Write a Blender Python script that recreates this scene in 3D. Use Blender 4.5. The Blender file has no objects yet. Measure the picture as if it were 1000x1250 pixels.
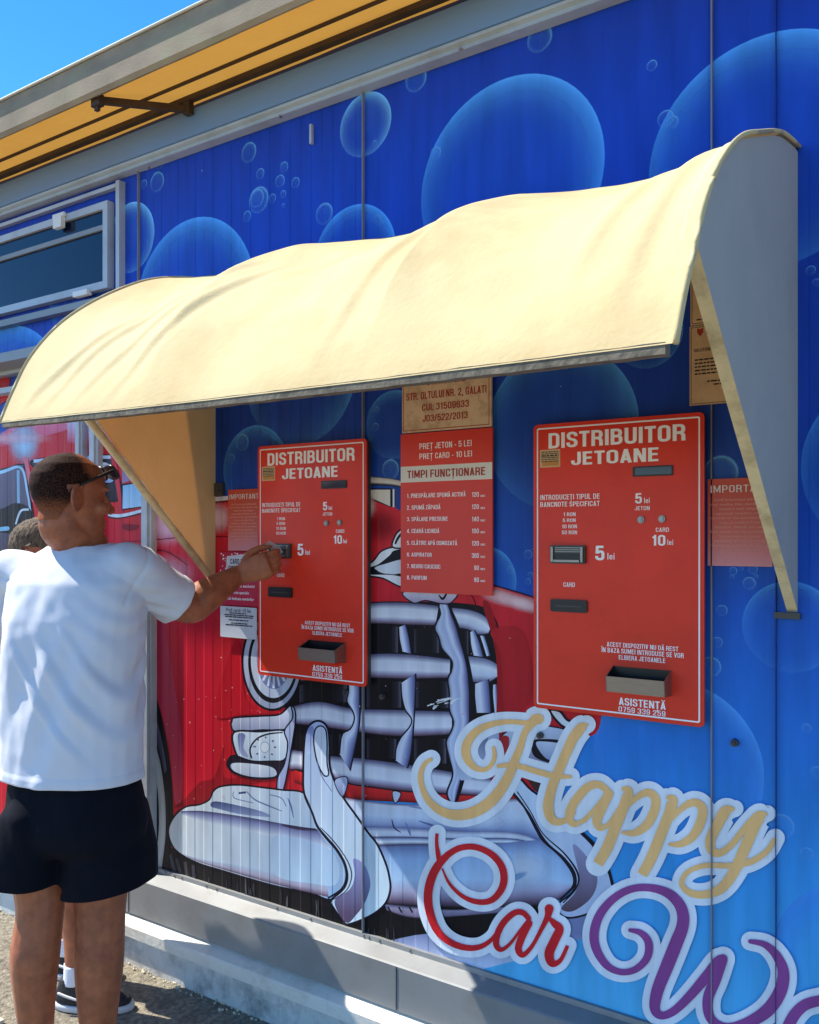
import bpy, bmesh, math, random
from mathutils import Vector, Matrix, noise
from mathutils.geometry import tessellate_polygon
random.seed(7)
SC = bpy.context.scene
COL = SC.collection
# ------------------------------------------------------------------ camera, sky, sun, exposure
F = 1050.0; CX = 500.0; YH = 655.0; XVP = -1090.0           # photo pixels (1000 x 1250)
TH = math.pi/2 - math.atan2(CX-XVP, F)
AX = Vector((-math.sin(TH), math.cos(TH), 0)); RT = Vector((math.cos(TH), math.sin(TH), 0)); UP = Vector((0, 0, 1))
ZC = F*.737/(.197*(CX-XVP))
CAM = Vector((0, 0, 1.5)) - AX*ZC
cd = bpy.data.cameras.new("camera"); cam = bpy.data.objects.new("camera", cd); COL.objects.link(cam)
cam.location = CAM; cam.rotation_euler = (math.pi/2, 0, TH)
cd.sensor_fit = 'HORIZONTAL'; cd.sensor_width = 36; cd.lens = 36*F/1000; cd.shift_y = (YH-625)/1000
cd.clip_start = .05; cd.clip_end = 2000
SC.camera = cam
SUN = Vector((-.80, -.17, 1)).normalized()                    # towards the sun
ELEV = math.asin(SUN.z); ROT = math.atan2(SUN.x, SUN.y)
w = bpy.data.worlds.new("World"); SC.world = w; w.use_nodes = True
wn = w.node_tree.nodes; wl = w.node_tree.links
sky = wn.new('ShaderNodeTexSky'); sky.sky_type = 'NISHITA'; sky.sun_disc = False
sky.sun_elevation = ELEV; sky.sun_rotation = ROT; sky.ozone_density = 3.4; sky.dust_density = .0; sky.altitude = 1500
hs = wn.new('ShaderNodeHueSaturation'); hs.inputs['Saturation'].default_value = 1.3; wl.new(sky.outputs[0], hs.inputs['Color']); wl.new(hs.outputs[0], wn['Background'].inputs[0]); wn['Background'].inputs[1].default_value = .15
sd = bpy.data.lights.new("sun", 'SUN'); sd.energy = 4.6; sd.angle = math.radians(.5); sd.color = (1, .94, .84)
so = bpy.data.objects.new("sun", sd); COL.objects.link(so); so.rotation_euler = SUN.to_track_quat('Z', 'Y').to_euler()
so.location = (-4, -2, 6)
SC.view_settings.view_transform = 'Standard'; SC.view_settings.look = 'None'
SC.view_settings.exposure = .95; SC.view_settings.gamma = 1
SC.cycles.transparent_max_bounces = 40
SC.cycles.max_bounces = 8

# ------------------------------------------------------------------ pixel -> place helpers
def ray(px, py): return AX + RT*((px-CX)/F) + UP*((YH-py)/F)
def W(px, py, y=0.0):
    r = ray(px, py); return CAM + r*((y-CAM.y)/r.y)
def XP(px, py, x):
    r = ray(px, py); return CAM + r*((x-CAM.x)/r.x)
def G(px, py, z=0.0):
    r = ray(px, py); return CAM + r*((z-CAM.z)/r.z)
def D(px, py, Z): return CAM + ray(px, py)*Z
def lin(c): return tuple(((v/255)/12.92 if v/255 <= .04045 else ((v/255+.055)/1.055)**2.4) for v in c[:3])
def RGB(c, k=1.0):
    l = lin(c); return (l[0]*k, l[1]*k, l[2]*k, 1)

# ------------------------------------------------------------------ objects
def tag(o, label, cat, group=None, kind=None):
    if label: o['label'] = label
    if cat: o['category'] = cat
    if group: o['group'] = group
    if kind: o['kind'] = kind
    return o
def empty(name, loc, label, cat, group=None):
    o = bpy.data.objects.new(name, None); COL.objects.link(o); o.location = loc; o.empty_display_size = .05
    return tag(o, label, cat, group)
def link(name, me, mats=None, parent=None, smooth=False):
    o = bpy.data.objects.new(name, me); COL.objects.link(o)
    if mats:
        for m in (mats if isinstance(mats, (list, tuple)) else [mats]): me.materials.append(m)
    if smooth:
        for p in me.polygons: p.use_smooth = True
    if parent:
        o.parent = parent; bpy.context.view_layer.update(); o.matrix_parent_inverse = Matrix.Translation(-root_loc(parent))
    return o
def root_loc(o):
    return o.location if o.parent is None else Vector((0, 0, 0))
def obj(name, bm, mats=None, parent=None, smooth=False, bevel=0):
    if bevel:
        bmesh.ops.bevel(bm, geom=[e for e in bm.edges if e.is_manifold and e.calc_face_angle(0) > .5], offset=bevel, segments=2, affect='EDGES', profile=.5)
    bmesh.ops.recalc_face_normals(bm, faces=bm.faces)
    me = bpy.data.meshes.new(name); bm.to_mesh(me); bm.free()
    return link(name, me, mats, parent, smooth)
def box(bm, a, b, mi=0):
    (x0, y0, z0), (x1, y1, z1) = a, b
    v = [bm.verts.new(p) for p in ((x0,y0,z0),(x1,y0,z0),(x1,y1,z0),(x0,y1,z0),(x0,y0,z1),(x1,y0,z1),(x1,y1,z1),(x0,y1,z1))]
    for f in ((0,3,2,1),(4,5,6,7),(0,1,5,4),(1,2,6,5),(2,3,7,6),(3,0,4,7)):
        bm.faces.new([v[i] for i in f]).material_index = mi
def prism_x(bm, prof, x0, x1):
    """closed (y,z) outline pulled along x"""
    a = [bm.verts.new((x0, y, z)) for y, z in prof]; b = [bm.verts.new((x1, y, z)) for y, z in prof]
    n = len(prof)
    for i in range(n):
        j = (i+1) % n; bm.faces.new((a[i], a[j], b[j], b[i]))
    bm.faces.new(a); bm.faces.new(b[::-1])
def plate(bm, x0, z0, x1, z1, yb, yf, r=0.0):
    """upright plate with rounded corners, from y=yb (wall side) to y=yf"""
    pts = []
    if r:
        for cx, cz, a0 in ((x1-r, z1-r, 0), (x0+r, z1-r, 90), (x0+r, z0+r, 180), (x1-r, z0+r, 270)):
            for k in range(5):
                a = math.radians(a0+k*22.5); pts.append((cx+r*math.cos(a), cz+r*math.sin(a)))
    else: pts = [(x1, z1), (x0, z1), (x0, z0), (x1, z0)]
    a = [bm.verts.new((x, yb, z)) for x, z in pts]; b = [bm.verts.new((x, yf, z)) for x, z in pts]
    n = len(pts)
    for i in range(n):
        j = (i+1) % n; bm.faces.new((a[i], a[j], b[j], b[i]))
    bm.faces.new(a); bm.faces.new(b[::-1])
def cyl(bm, p0, p1, r0, r1=None, n=16):
    r1 = r0 if r1 is None else r1
    p0 = Vector(p0); p1 = Vector(p1); d = (p1-p0).normalized()
    u = d.orthogonal().normalized(); v = d.cross(u)
    A = [bm.verts.new(p0+(u*math.cos(t)+v*math.sin(t))*r0) for t in [2*math.pi*k/n for k in range(n)]]
    B = [bm.verts.new(p1+(u*math.cos(t)+v*math.sin(t))*r1) for t in [2*math.pi*k/n for k in range(n)]]
    for i in range(n):
        j = (i+1) % n; bm.faces.new((A[i], A[j], B[j], B[i]))
    bm.faces.new(A[::-1]); bm.faces.new(B)
def crom(pts, n=8, closed=False):
    pts = [tuple(p) for p in pts]; N = len(pts); out = []
    segs = N if closed else N-1
    for i in range(segs):
        P = [pts[(i+k) % N] if closed else pts[min(max(i+k, 0), N-1)] for k in (-1, 0, 1, 2)]
        for s in range(n):
            t = s/n
            out.append(tuple(.5*((2*b)+(-a+c)*t+(2*a-5*b+4*c-d)*t*t+(-a+3*b-3*c+d)*t**3) for a, b, c, d in zip(*P)))
    if not closed: out.append(pts[-1])
    return out

# ------------------------------------------------------------------ materials
def nodes(name):
    m = bpy.data.materials.new(name); m.use_nodes = True
    return m, m.node_tree.nodes, m.node_tree.links, m.node_tree.nodes['Principled BSDF']
def mat(name, c, rough=.5, metal=0.0, var=.12, scale=8.0, bump=0.0, bscale=60.0, dirt=None, dscale=3.0, damt=.5, spec=.5, stretch=(1, 1, 1)):
    """noise-varied paint / stone / cloth; c is an sRGB 0-255 triple of the real surface"""
    m, n, l, p = nodes(name)
    tc = n.new('ShaderNodeTexCoord'); mp = n.new('ShaderNodeMapping'); mp.inputs['Scale'].default_value = stretch
    l.new(tc.outputs['Object'], mp.inputs[0])
    nz = n.new('ShaderNodeTexNoise'); nz.inputs['Scale'].default_value = scale; nz.inputs['Detail'].default_value = 6
    l.new(mp.outputs[0], nz.inputs[0])
    rp = n.new('ShaderNodeValToRGB'); e = rp.color_ramp.elements
    b = RGB(c)
    e[0].position = .3; e[1].position = .7
    e[0].color = tuple(v*(1-var) for v in b[:3])+(1,); e[1].color = tuple(min(1, v*(1+var)) for v in b[:3])+(1,)
    l.new(nz.outputs[0], rp.inputs[0]); out = rp.outputs[0]
    if dirt:
        n2 = n.new('ShaderNodeTexNoise'); n2.inputs['Scale'].default_value = dscale; n2.inputs['Detail'].default_value = 9; n2.inputs['Roughness'].default_value = .65
        l.new(mp.outputs[0], n2.inputs[0])
        r2 = n.new('ShaderNodeValToRGB'); r2.color_ramp.elements[0].position = .48; r2.color_ramp.elements[1].position = .68
        r2.color_ramp.elements[1].color = (damt, damt, damt, 1)
        l.new(n2.outputs[0], r2.inputs[0])
        mx = n.new('ShaderNodeMixRGB'); l.new(r2.outputs[0], mx.inputs[0]); l.new(out, mx.inputs[1]); mx.inputs[2].default_value = RGB(dirt); out = mx.outputs[0]
    l.new(out, p.inputs['Base Color'])
    p.inputs['Roughness'].default_value = rough; p.inputs['Metallic'].default_value = metal; p.inputs['Specular IOR Level'].default_value = spec
    if bump:
        n3 = n.new('ShaderNodeTexNoise'); n3.inputs['Scale'].default_value = bscale; n3.inputs['Detail'].default_value = 5
        l.new(mp.outputs[0], n3.inputs[0])
        bp = n.new('ShaderNodeBump'); bp.inputs['Strength'].default_value = bump; bp.inputs['Distance'].default_value = .01
        l.new(n3.outputs[0], bp.inputs['Height']); l.new(bp.outputs[0], p.inputs['Normal'])
    return m
def cloth(name, c, trans=.4, tcol=None, dirt=None, rough=.85, bscale=90, damt=.4, dscale=2.2):
    m = mat(name, c, rough, var=.05, scale=4, bump=.12, bscale=bscale, dirt=dirt, dscale=dscale, damt=damt, spec=.25)
    n = m.node_tree.nodes; l = m.node_tree.links; p = n['Principled BSDF']
    t = n.new('ShaderNodeBsdfTranslucent'); t.inputs[0].default_value = RGB(tcol or c)
    mx = n.new('ShaderNodeMixShader'); mx.inputs[0].default_value = trans
    l.new(p.outputs[0], mx.inputs[1]); l.new(t.outputs[0], mx.inputs[2]); l.new(mx.outputs[0], n['Material Output'].inputs[0])
    return m
def print_mat(name, alpha):
    """glossy vinyl print: colours from the mesh, shallow trapezoid ribs of the sheet-metal panels"""
    m, n, l, p = nodes(name)
    at = n.new('ShaderNodeVertexColor'); at.layer_name = 'Col'
    tc = n.new('ShaderNodeTexCoord'); nz = n.new('ShaderNodeTexNoise'); nz.inputs['Scale'].default_value = 3; nz.inputs['Detail'].default_value = 8
    mp = n.new('ShaderNodeMapping'); mp.inputs['Scale'].default_value = (6, 1, 1); l.new(tc.outputs['Object'], mp.inputs[0]); l.new(mp.outputs[0], nz.inputs[0])
    mr = n.new('ShaderNodeMapRange'); mr.inputs[1].default_value = .3; mr.inputs[2].default_value = .7; mr.inputs[3].default_value = .92; mr.inputs[4].default_value = 1.24
    l.new(nz.outputs[0], mr.inputs[0])
    mu = n.new('ShaderNodeMixRGB'); mu.blend_type = 'MULTIPLY'; mu.inputs[0].default_value = 1
    l.new(at.outputs[0], mu.inputs[1]); l.new(mr.outputs[0], mu.inputs[2])
    # chips where the film has flaked to pale primer
    vz = n.new('ShaderNodeTexNoise'); vz.inputs['Scale'].default_value = 42; vz.inputs['Detail'].default_value = 3
    l.new(tc.outputs['Object'], vz.inputs[0])
    cr = n.new('ShaderNodeValToRGB'); cr.color_ramp.elements[0].position = .765; cr.color_ramp.elements[1].position = .78
    l.new(vz.outputs[0], cr.inputs[0])
    ch = n.new('ShaderNodeMixRGB'); l.new(cr.outputs[0], ch.inputs[0]); l.new(mu.outputs[0], ch.inputs[1]); ch.inputs[2].default_value = (.55, .58, .62, 1)
    l.new(ch.outputs[0], p.inputs['Base Color'])
    p.inputs['Roughness'].default_value = .38; p.inputs['Specular IOR Level'].default_value = .16
    sx = n.new('ShaderNodeSeparateXYZ'); l.new(tc.outputs['Object'], sx.inputs[0])
    pp = n.new('ShaderNodeMath'); pp.operation = 'PINGPONG'; pp.inputs[1].default_value = .043; l.new(sx.outputs[0], pp.inputs[0])
    m2 = n.new('ShaderNodeMapRange'); m2.inputs[1].default_value = .0195; m2.inputs[2].default_value = .0235; l.new(pp.outputs[0], m2.inputs[0])
    # the sheet left of the second joint has deep ribs, the next ones are nearly flat
    m3 = n.new('ShaderNodeMapRange'); m3.inputs[1].default_value = -.163; m3.inputs[2].default_value = -.158; m3.inputs[3].default_value = 1; m3.inputs[4].default_value = .3; l.new(sx.outputs[0], m3.inputs[0])
    m4 = n.new('ShaderNodeMath'); m4.operation = 'MULTIPLY'; l.new(m2.outputs[0], m4.inputs[0]); l.new(m3.outputs[0], m4.inputs[1]); m2 = m4
    bp = n.new('ShaderNodeBump'); bp.inputs['Strength'].default_value = 1; bp.inputs['Distance'].default_value = .0024
    l.new(m2.outputs[0], bp.inputs['Height']); l.new(bp.outputs[0], p.inputs['Normal'])
    if alpha: l.new(at.outputs[1], p.inputs['Alpha'])
    return m
M = {}
M['print'] = print_mat('vinyl_print', False); M['print_soft'] = print_mat('vinyl_print_soft', True)
M['jointgrey'] = mat('grey_joint_strip', (128, 128, 136), .5)
M['bluejoint'] = mat('deep_blue_joint', (22, 44, 110), .5)
M['steel'] = mat('brushed_steel', (150, 145, 138), .35, .9, .1, 30, stretch=(1, 1, 20))
M['alu'] = mat('grey_aluminium_paint', (176, 184, 190), .45, .1, .06, 5, dirt=(120, 112, 100), dscale=6, damt=.35)
M['fascia'] = mat('pale_grey_fascia_paint', (100, 138, 180), .45, 0, .05, 3, dirt=(112, 116, 118), dscale=2.5, damt=.3, stretch=(.6, 1, 2))
M['flash'] = mat('grey_flashing_paint', (138, 140, 140), .45, .1, .05, 4, dirt=(112, 108, 100), dscale=7, damt=.4)
M['ledge'] = mat('white_painted_ledge', (226, 222, 210), .7, 0, .06, 10, bump=.15, dirt=(146, 128, 98), dscale=5, damt=.55)
M['plinth'] = mat('pale_blue_painted_concrete', (204, 204, 198), .8, 0, .08, 12, bump=.35, bscale=45, dirt=(96, 100, 100), dscale=9, damt=.7)
M['red'] = mat('red_enamel', (230, 54, 30), .36, 0, .07, 5, spec=.35, dirt=(200, 40, 26), dscale=7, damt=.35)
M['redsheet'] = mat('red_plastic_sheet', (224, 52, 32), .4, 0, .05, 5)
M['white'] = mat('white_lettering', (250, 250, 250), .5, 0, .03, 10)
M['offwhite'] = mat('off_white_panel', (226, 222, 214), .5, 0, .04, 6)
M['dark'] = mat('black_plastic', (22, 22, 24), .35, 0, .1, 20)
M['darkgrey'] = mat('dark_grey_plastic', (62, 60, 60), .4, 0, .1, 20)
M['lcd'] = mat('dim_lcd_glass', (52, 54, 66), .12, 0, .05, 4)
M['ink'] = mat('black_ink', (24, 24, 28), .6)
M['redink'] = mat('red_ink', (168, 46, 28), .6, var=.1, scale=60)
M['tan'] = mat('sun_bleached_tan_sheet', (224, 190, 152), .6, 0, .07, 9, dirt=(140, 100, 66), dscale=25, damt=.5)
M['paper'] = mat('yellowed_paper', (216, 180, 136), .7, 0, .06, 8, dirt=(150, 112, 74), dscale=12, damt=.4)
M['whitepaper'] = mat('white_card', (214, 220, 226), .5, 0, .03, 6)
M['orange'] = mat('orange_sticker', (206, 140, 70), .6)
M['rust'] = mat('rusty_brown_steel', (70, 52, 38), .7, .2, .25, 18, bump=.2)
M['gutter'] = mat('mouldy_grey_gutter', (150, 132, 108), .85, 0, .2, 7, bump=.12, bscale=140, dirt=(150, 146, 112), dscale=9, damt=.8, stretch=(1, 1, 1.6))
M['gutterwhite'] = mat('white_gutter_lip', (226, 226, 222), .6, 0, .04, 5)
M['canopy'] = cloth('yellow_canopy_sheet', (196, 148, 68), .33, (200, 148, 66), dirt=(150, 100, 40))
M['seam'] = mat('dark_brown_seam', (70, 50, 26), .8)
M['awning'] = cloth('cream_awning_cloth', (206, 187, 140), .07, (200, 172, 118), dirt=(190, 164, 116), damt=.75, dscale=2.4)
M['sidein'] = cloth('tan_awning_side_cloth', (236, 208, 160), .30, (232, 198, 144), dirt=(190, 140, 82), damt=.25)
M['sideout'] = mat('grey_backed_side_cloth', (178, 174, 160), .8, 0, .06, 5, bump=.08, dirt=(120, 124, 124), dscale=2.5, damt=.4)
M['edge'] = mat('cream_edge_tape', (226, 208, 160), .8, 0, .1, 20, dirt=(150, 128, 86), dscale=14, damt=.6)
M['bar'] = mat('grimy_edge_bar', (116, 106, 88), .8, 0, .2, 26, bump=.3, dirt=(62, 56, 46), dscale=20, damt=.8)
M['glass'] = mat('dark_window_glass', (16, 26, 50), .12, 0, .1, 2, spec=.32)
M['asphalt'] = mat('worn_gritty_asphalt', (134, 127, 110), .95, 0, .45, 55, bump=1.0, bscale=110, dirt=(78, 74, 66), dscale=14, damt=.6)
M['pebble'] = mat('pale_grit', (206, 196, 170), .9, 0, .2, 30)
M['slab'] = mat('pale_concrete_slab', (212, 204, 184), .9, 0, .1, 14, bump=.3)
M['wallback'] = mat('blue_panel_metal', (30, 60, 150), .5)
M['skin'] = mat('tanned_skin', (162, 94, 60), .55, 0, .22, 30, bump=.12, bscale=160, dirt=(120, 62, 44), dscale=17, damt=.6)
M['shirt'] = mat('white_cotton', (212, 214, 220), .9, 0, .03, 6, bump=.06, bscale=240)
M['shorts'] = mat('navy_black_polyester', (13, 16, 26), .9, 0, .15, 12, bump=.08, bscale=200, spec=.15)
M['greyshirt'] = mat('dark_grey_cotton', (44, 46, 52), .9, 0, .1, 10)
M['sock'] = mat('white_sock', (222, 224, 232), .95, 0, .04, 30, bump=.2, bscale=300)
M['shoe'] = mat('black_trainer_mesh', (30, 30, 34), .7, 0, .2, 60, bump=.3, bscale=200)
M['sole'] = mat('white_rubber_sole', (206, 206, 204), .6)
M['greyhair'] = mat('grey_brown_hair', (88, 72, 54), .8, 0, .6, 90, bump=1.0, bscale=120, stretch=(1, 1, .25))
M['eye'] = mat('eye_white', (220, 214, 206), .2)
M['note'] = mat('pale_violet_banknote', (190, 172, 178), .7, 0, .2, 70)

# ------------------------------------------------------------------ mural painter: flat vinyl shapes laid on the wall
LAYER = [0]
class Paint:
    def __init__(s): s.v = []; s.c = []; s.f = []; s.mi = []
    def off(s): LAYER[0] += 1; return -(.0006+LAYER[0]*.000008)
    def add(s, pts, cols, faces, soft=False, y=None):
        y = s.off() if y is None else y
        b = len(s.v)
        for p, c in zip(pts, cols):
            q = W(p[0], p[1]); s.v.append((q.x, y, q.z)); s.c.append(c if len(c) == 4 else (*c, 1))
        for f in faces: s.f.append([b+i for i in f]); s.mi.append(1 if soft else 0)
    def poly(s, pts, col, col2=None, p0=None, p1=None, smooth=True, n=5, line=0, lc=(24, 20, 34)):
        q = crom(pts, n, True) if smooth else list(pts)
        if col2:
            if p0 is None:
                ys = [p[1] for p in q]; p0 = (0, min(ys)); p1 = (0, max(ys))
            d = (p1[0]-p0[0], p1[1]-p0[1]); L = d[0]**2+d[1]**2
            cs = []
            a = lin(col); b = lin(col2)
            for p in q:
                t = min(1, max(0, ((p[0]-p0[0])*d[0]+(p[1]-p0[1])*d[1])/L)); cs.append(tuple(x+(z-x)*t for x, z in zip(a, b)))
        else: cs = [lin(col)]*len(q)
        tri = tessellate_polygon([[Vector((p[0], p[1], 0)) for p in q]])
        s.add(q, cs, tri)
        if line: s.stroke([(p[0], p[1], line) for p in q]+[(q[0][0], q[0][1], line)], lc, sm=False)
    def strip(s, A, B, ramp, n=40, m=14, line=0, smooth=True):
        def res(P):
            P = crom(P, 12) if smooth else list(P); L = [0]
            for a, b in zip(P, P[1:]): L.append(L[-1]+math.hypot(a[0]-b[0], a[1]-b[1]))
            out = []; k = 0
            for i in range(n+1):
                t = L[-1]*i/n
                while k < len(L)-2 and L[k+1] < t: k += 1
                u = (t-L[k])/max(1e-6, L[k+1]-L[k]); out.append((P[k][0]+(P[k+1][0]-P[k][0])*u, P[k][1]+(P[k+1][1]-P[k][1])*u))
            return out
        a = res(A); b = res(B)
        rows = sorted(set([i/m for i in range(m+1)]+[r[0] for r in ramp]))
        pts = []; cs = []; fs = []
        for t in rows:
            for r0, r1 in zip(ramp, ramp[1:]):
                if r0[0] <= t <= r1[0]:
                    u = (t-r0[0])/max(1e-6, r1[0]-r0[0]); c0 = lin(r0[1]); c1 = lin(r1[1]); c = tuple(x+(y-x)*u for x, y in zip(c0, c1)); break
            for p, q in zip(a, b): pts.append((p[0]+(q[0]-p[0])*t, p[1]+(q[1]-p[1])*t)); cs.append(c)
        N = n+1
        for i in range(len(rows)-1):
            for j in range(n): fs.append((i*N+j, (i+1)*N+j, (i+1)*N+j+1, i*N+j+1))
        s.add(pts, cs, fs)
        if line:
            for P in (a, b): s.stroke([(p[0], p[1], line) for p in P], (24, 20, 34), sm=False)
    def stroke(s, pts, col, grow=0.0, n=7, sm=True, y=None):
        q = crom(pts, n) if sm else list(pts)
        N = len(q); L = []; R = []; dl = []
        for i in range(N):
            a = q[max(0, i-1)]; b = q[min(N-1, i+1)]
            dx, dy = b[0]-a[0], b[1]-a[1]; l = math.hypot(dx, dy) or 1; dx /= l; dy /= l
            w = q[i][2]/2+grow
            l_ = (q[i][0]-dy*w, q[i][1]+dx*w); r_ = (q[i][0]+dy*w, q[i][1]-dx*w)
            if i:
                if (l_[0]-L[-1][0])*dx+(l_[1]-L[-1][1])*dy < 0: l_ = L[-1]
                if (r_[0]-R[-1][0])*dx+(r_[1]-R[-1][1])*dy < 0: r_ = R[-1]
            L.append(l_); R.append(r_)
        step = 5 if N > 34 and s.v is not None and q[N//2][2] > 3.5 else N
        for k0 in range(0, N-1, step):
            k1 = min(N-1, k0+step); pts2 = []; fs = []
            for i in range(k0, k1+1): pts2 += [L[i], R[i]]
            for i in range(k1-k0): fs.append((2*i, 2*i+1, 2*i+3, 2*i+2))
            s.add(pts2, [lin(col)]*len(pts2), fs)
        if q[0][2]/2+grow > 2:
            for e in (0, N-1):
                i2 = 1 if e == 0 else N-2
                dx, dy = q[e][0]-q[i2][0], q[e][1]-q[i2][1]; a0 = math.atan2(dy, dx); w = q[e][2]/2+grow
                pts2 = [(q[e][0], q[e][1])]; K = 10
                for k in range(K+1):
                    a = a0-math.pi/2+math.pi*k/K; pts2.append((q[e][0]+w*math.cos(a), q[e][1]+w*math.sin(a)))
                s.add(pts2, [lin(col)]*len(pts2), [(0, 1+k, 2+k) for k in range(K)])
    def blob(s, cx, cy, rx, ry, col, a, rot=0.0):
        K = 28; pr = [(0, a), (.35, a*.85), (.65, a*.42), (.85, a*.12), (1, 0)]
        pts = [(cx, cy)]; cs = [(*lin(col), a)]; fs = []
        co, si = math.cos(rot), math.sin(rot)
        for r, al in pr[1:]:
            for k in range(K):
                t = 2*math.pi*k/K; x, y = rx*r*math.cos(t), ry*r*math.sin(t)
                pts.append((cx+x*co-y*si, cy+x*si+y*co)); cs.append((*lin(col), al))
        for k in range(K): fs.append((0, 1+k, 1+(k+1) % K))
        for j in range(len(pr)-2):
            for k in range(K): fs.append((1+j*K+k, 1+(j+1)*K+k, 1+(j+1)*K+(k+1) % K, 1+j*K+(k+1) % K))
        s.add(pts, cs, fs, True)
    def build(s, name, parent):
        me = bpy.data.meshes.new(name); me.from_pydata(s.v, [], s.f); me.update()
        ca = me.color_attributes.new('Col', 'FLOAT_COLOR', 'POINT')
        for i, c in enumerate(s.c): ca.data[i].color = c
        me.materials.append(M['print']); me.materials.append(M['print_soft'])
        for p, k in zip(me.polygons, s.mi): p.material_index = k
        # every face looks towards the street
        bm = bmesh.new(); bm.from_mesh(me)
        for f in bm.faces:
            if f.normal.y > 0: f.normal_flip()
        bm.to_mesh(me); bm.free()
        o = bpy.data.objects.new(name, me); COL.objects.link(o); o.parent = parent; o.matrix_parent_inverse = Matrix.Translation(-root_loc(parent))
        return o
def bubble_obj(cx, cz, r, col=(84, 166, 248), k=1.0, parent=None):
    """one printed soap bubble: a disc whose print thickens to the rim"""
    y = -(.0006+LAYER[0]*.000008); LAYER[0] += 1
    K = 64 if r > .05 else 28
    if r > .05: pr = [(0, .05), (.55, .06), (.70, .15), (.84, .38), (.93, .66), (.972, .86), (.992, 1), (1, .0)]
    else: pr = [(0, .06), (.6, .08), (.78, .22), (.9, .6), (1, 0)]
    v = [(cx, y, cz)]; c = [(*lin(col), pr[0][1]*k)]; f = []
    for rr, a in pr[1:]:
        for q in range(K):
            t = 2*math.pi*q/K
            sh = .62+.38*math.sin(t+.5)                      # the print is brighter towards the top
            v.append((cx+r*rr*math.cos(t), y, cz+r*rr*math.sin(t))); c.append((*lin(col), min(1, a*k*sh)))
    for q in range(K): f.append((0, 1+q, 1+(q+1) % K))
    for j in range(len(pr)-2):
        for q in range(K): f.append((1+j*K+q, 1+(j+1)*K+q, 1+(j+1)*K+(q+1) % K, 1+j*K+(q+1) % K))
    me = bpy.data.meshes.new('printed_bubble'); me.from_pydata(v, [], f); me.update()
    ca = me.color_attributes.new('Col', 'FLOAT_COLOR', 'POINT')
    for i, q in enumerate(c): ca.data[i].color = q
    me.materials.append(M['print_soft'])
    if me.polygons[0].normal.y > 0: me.flip_normals()
    o = bpy.data.objects.new('printed_bubble', me); COL.objects.link(o)
    o.parent = parent; o.matrix_parent_inverse = Matrix.Translation(-root_loc(parent))
    return o
def circ3(p, q, s):
    a, b, c = [W(*k) for k in (p, q, s)]
    ax, ay, bx, by, cx, cy = a.x, a.z, b.x, b.z, c.x, c.z
    d = 2*(ax*(by-cy)+bx*(cy-ay)+cx*(ay-by))
    ux = ((ax*ax+ay*ay)*(by-cy)+(bx*bx+by*by)*(cy-ay)+(cx*cx+cy*cy)*(ay-by))/d
    uy = ((ax*ax+ay*ay)*(cx-bx)+(bx*bx+by*by)*(ax-cx)+(cx*cx+cy*cy)*(bx-ax))/d
    return ux, uy, math.hypot(ax-ux, ay-uy)

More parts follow.
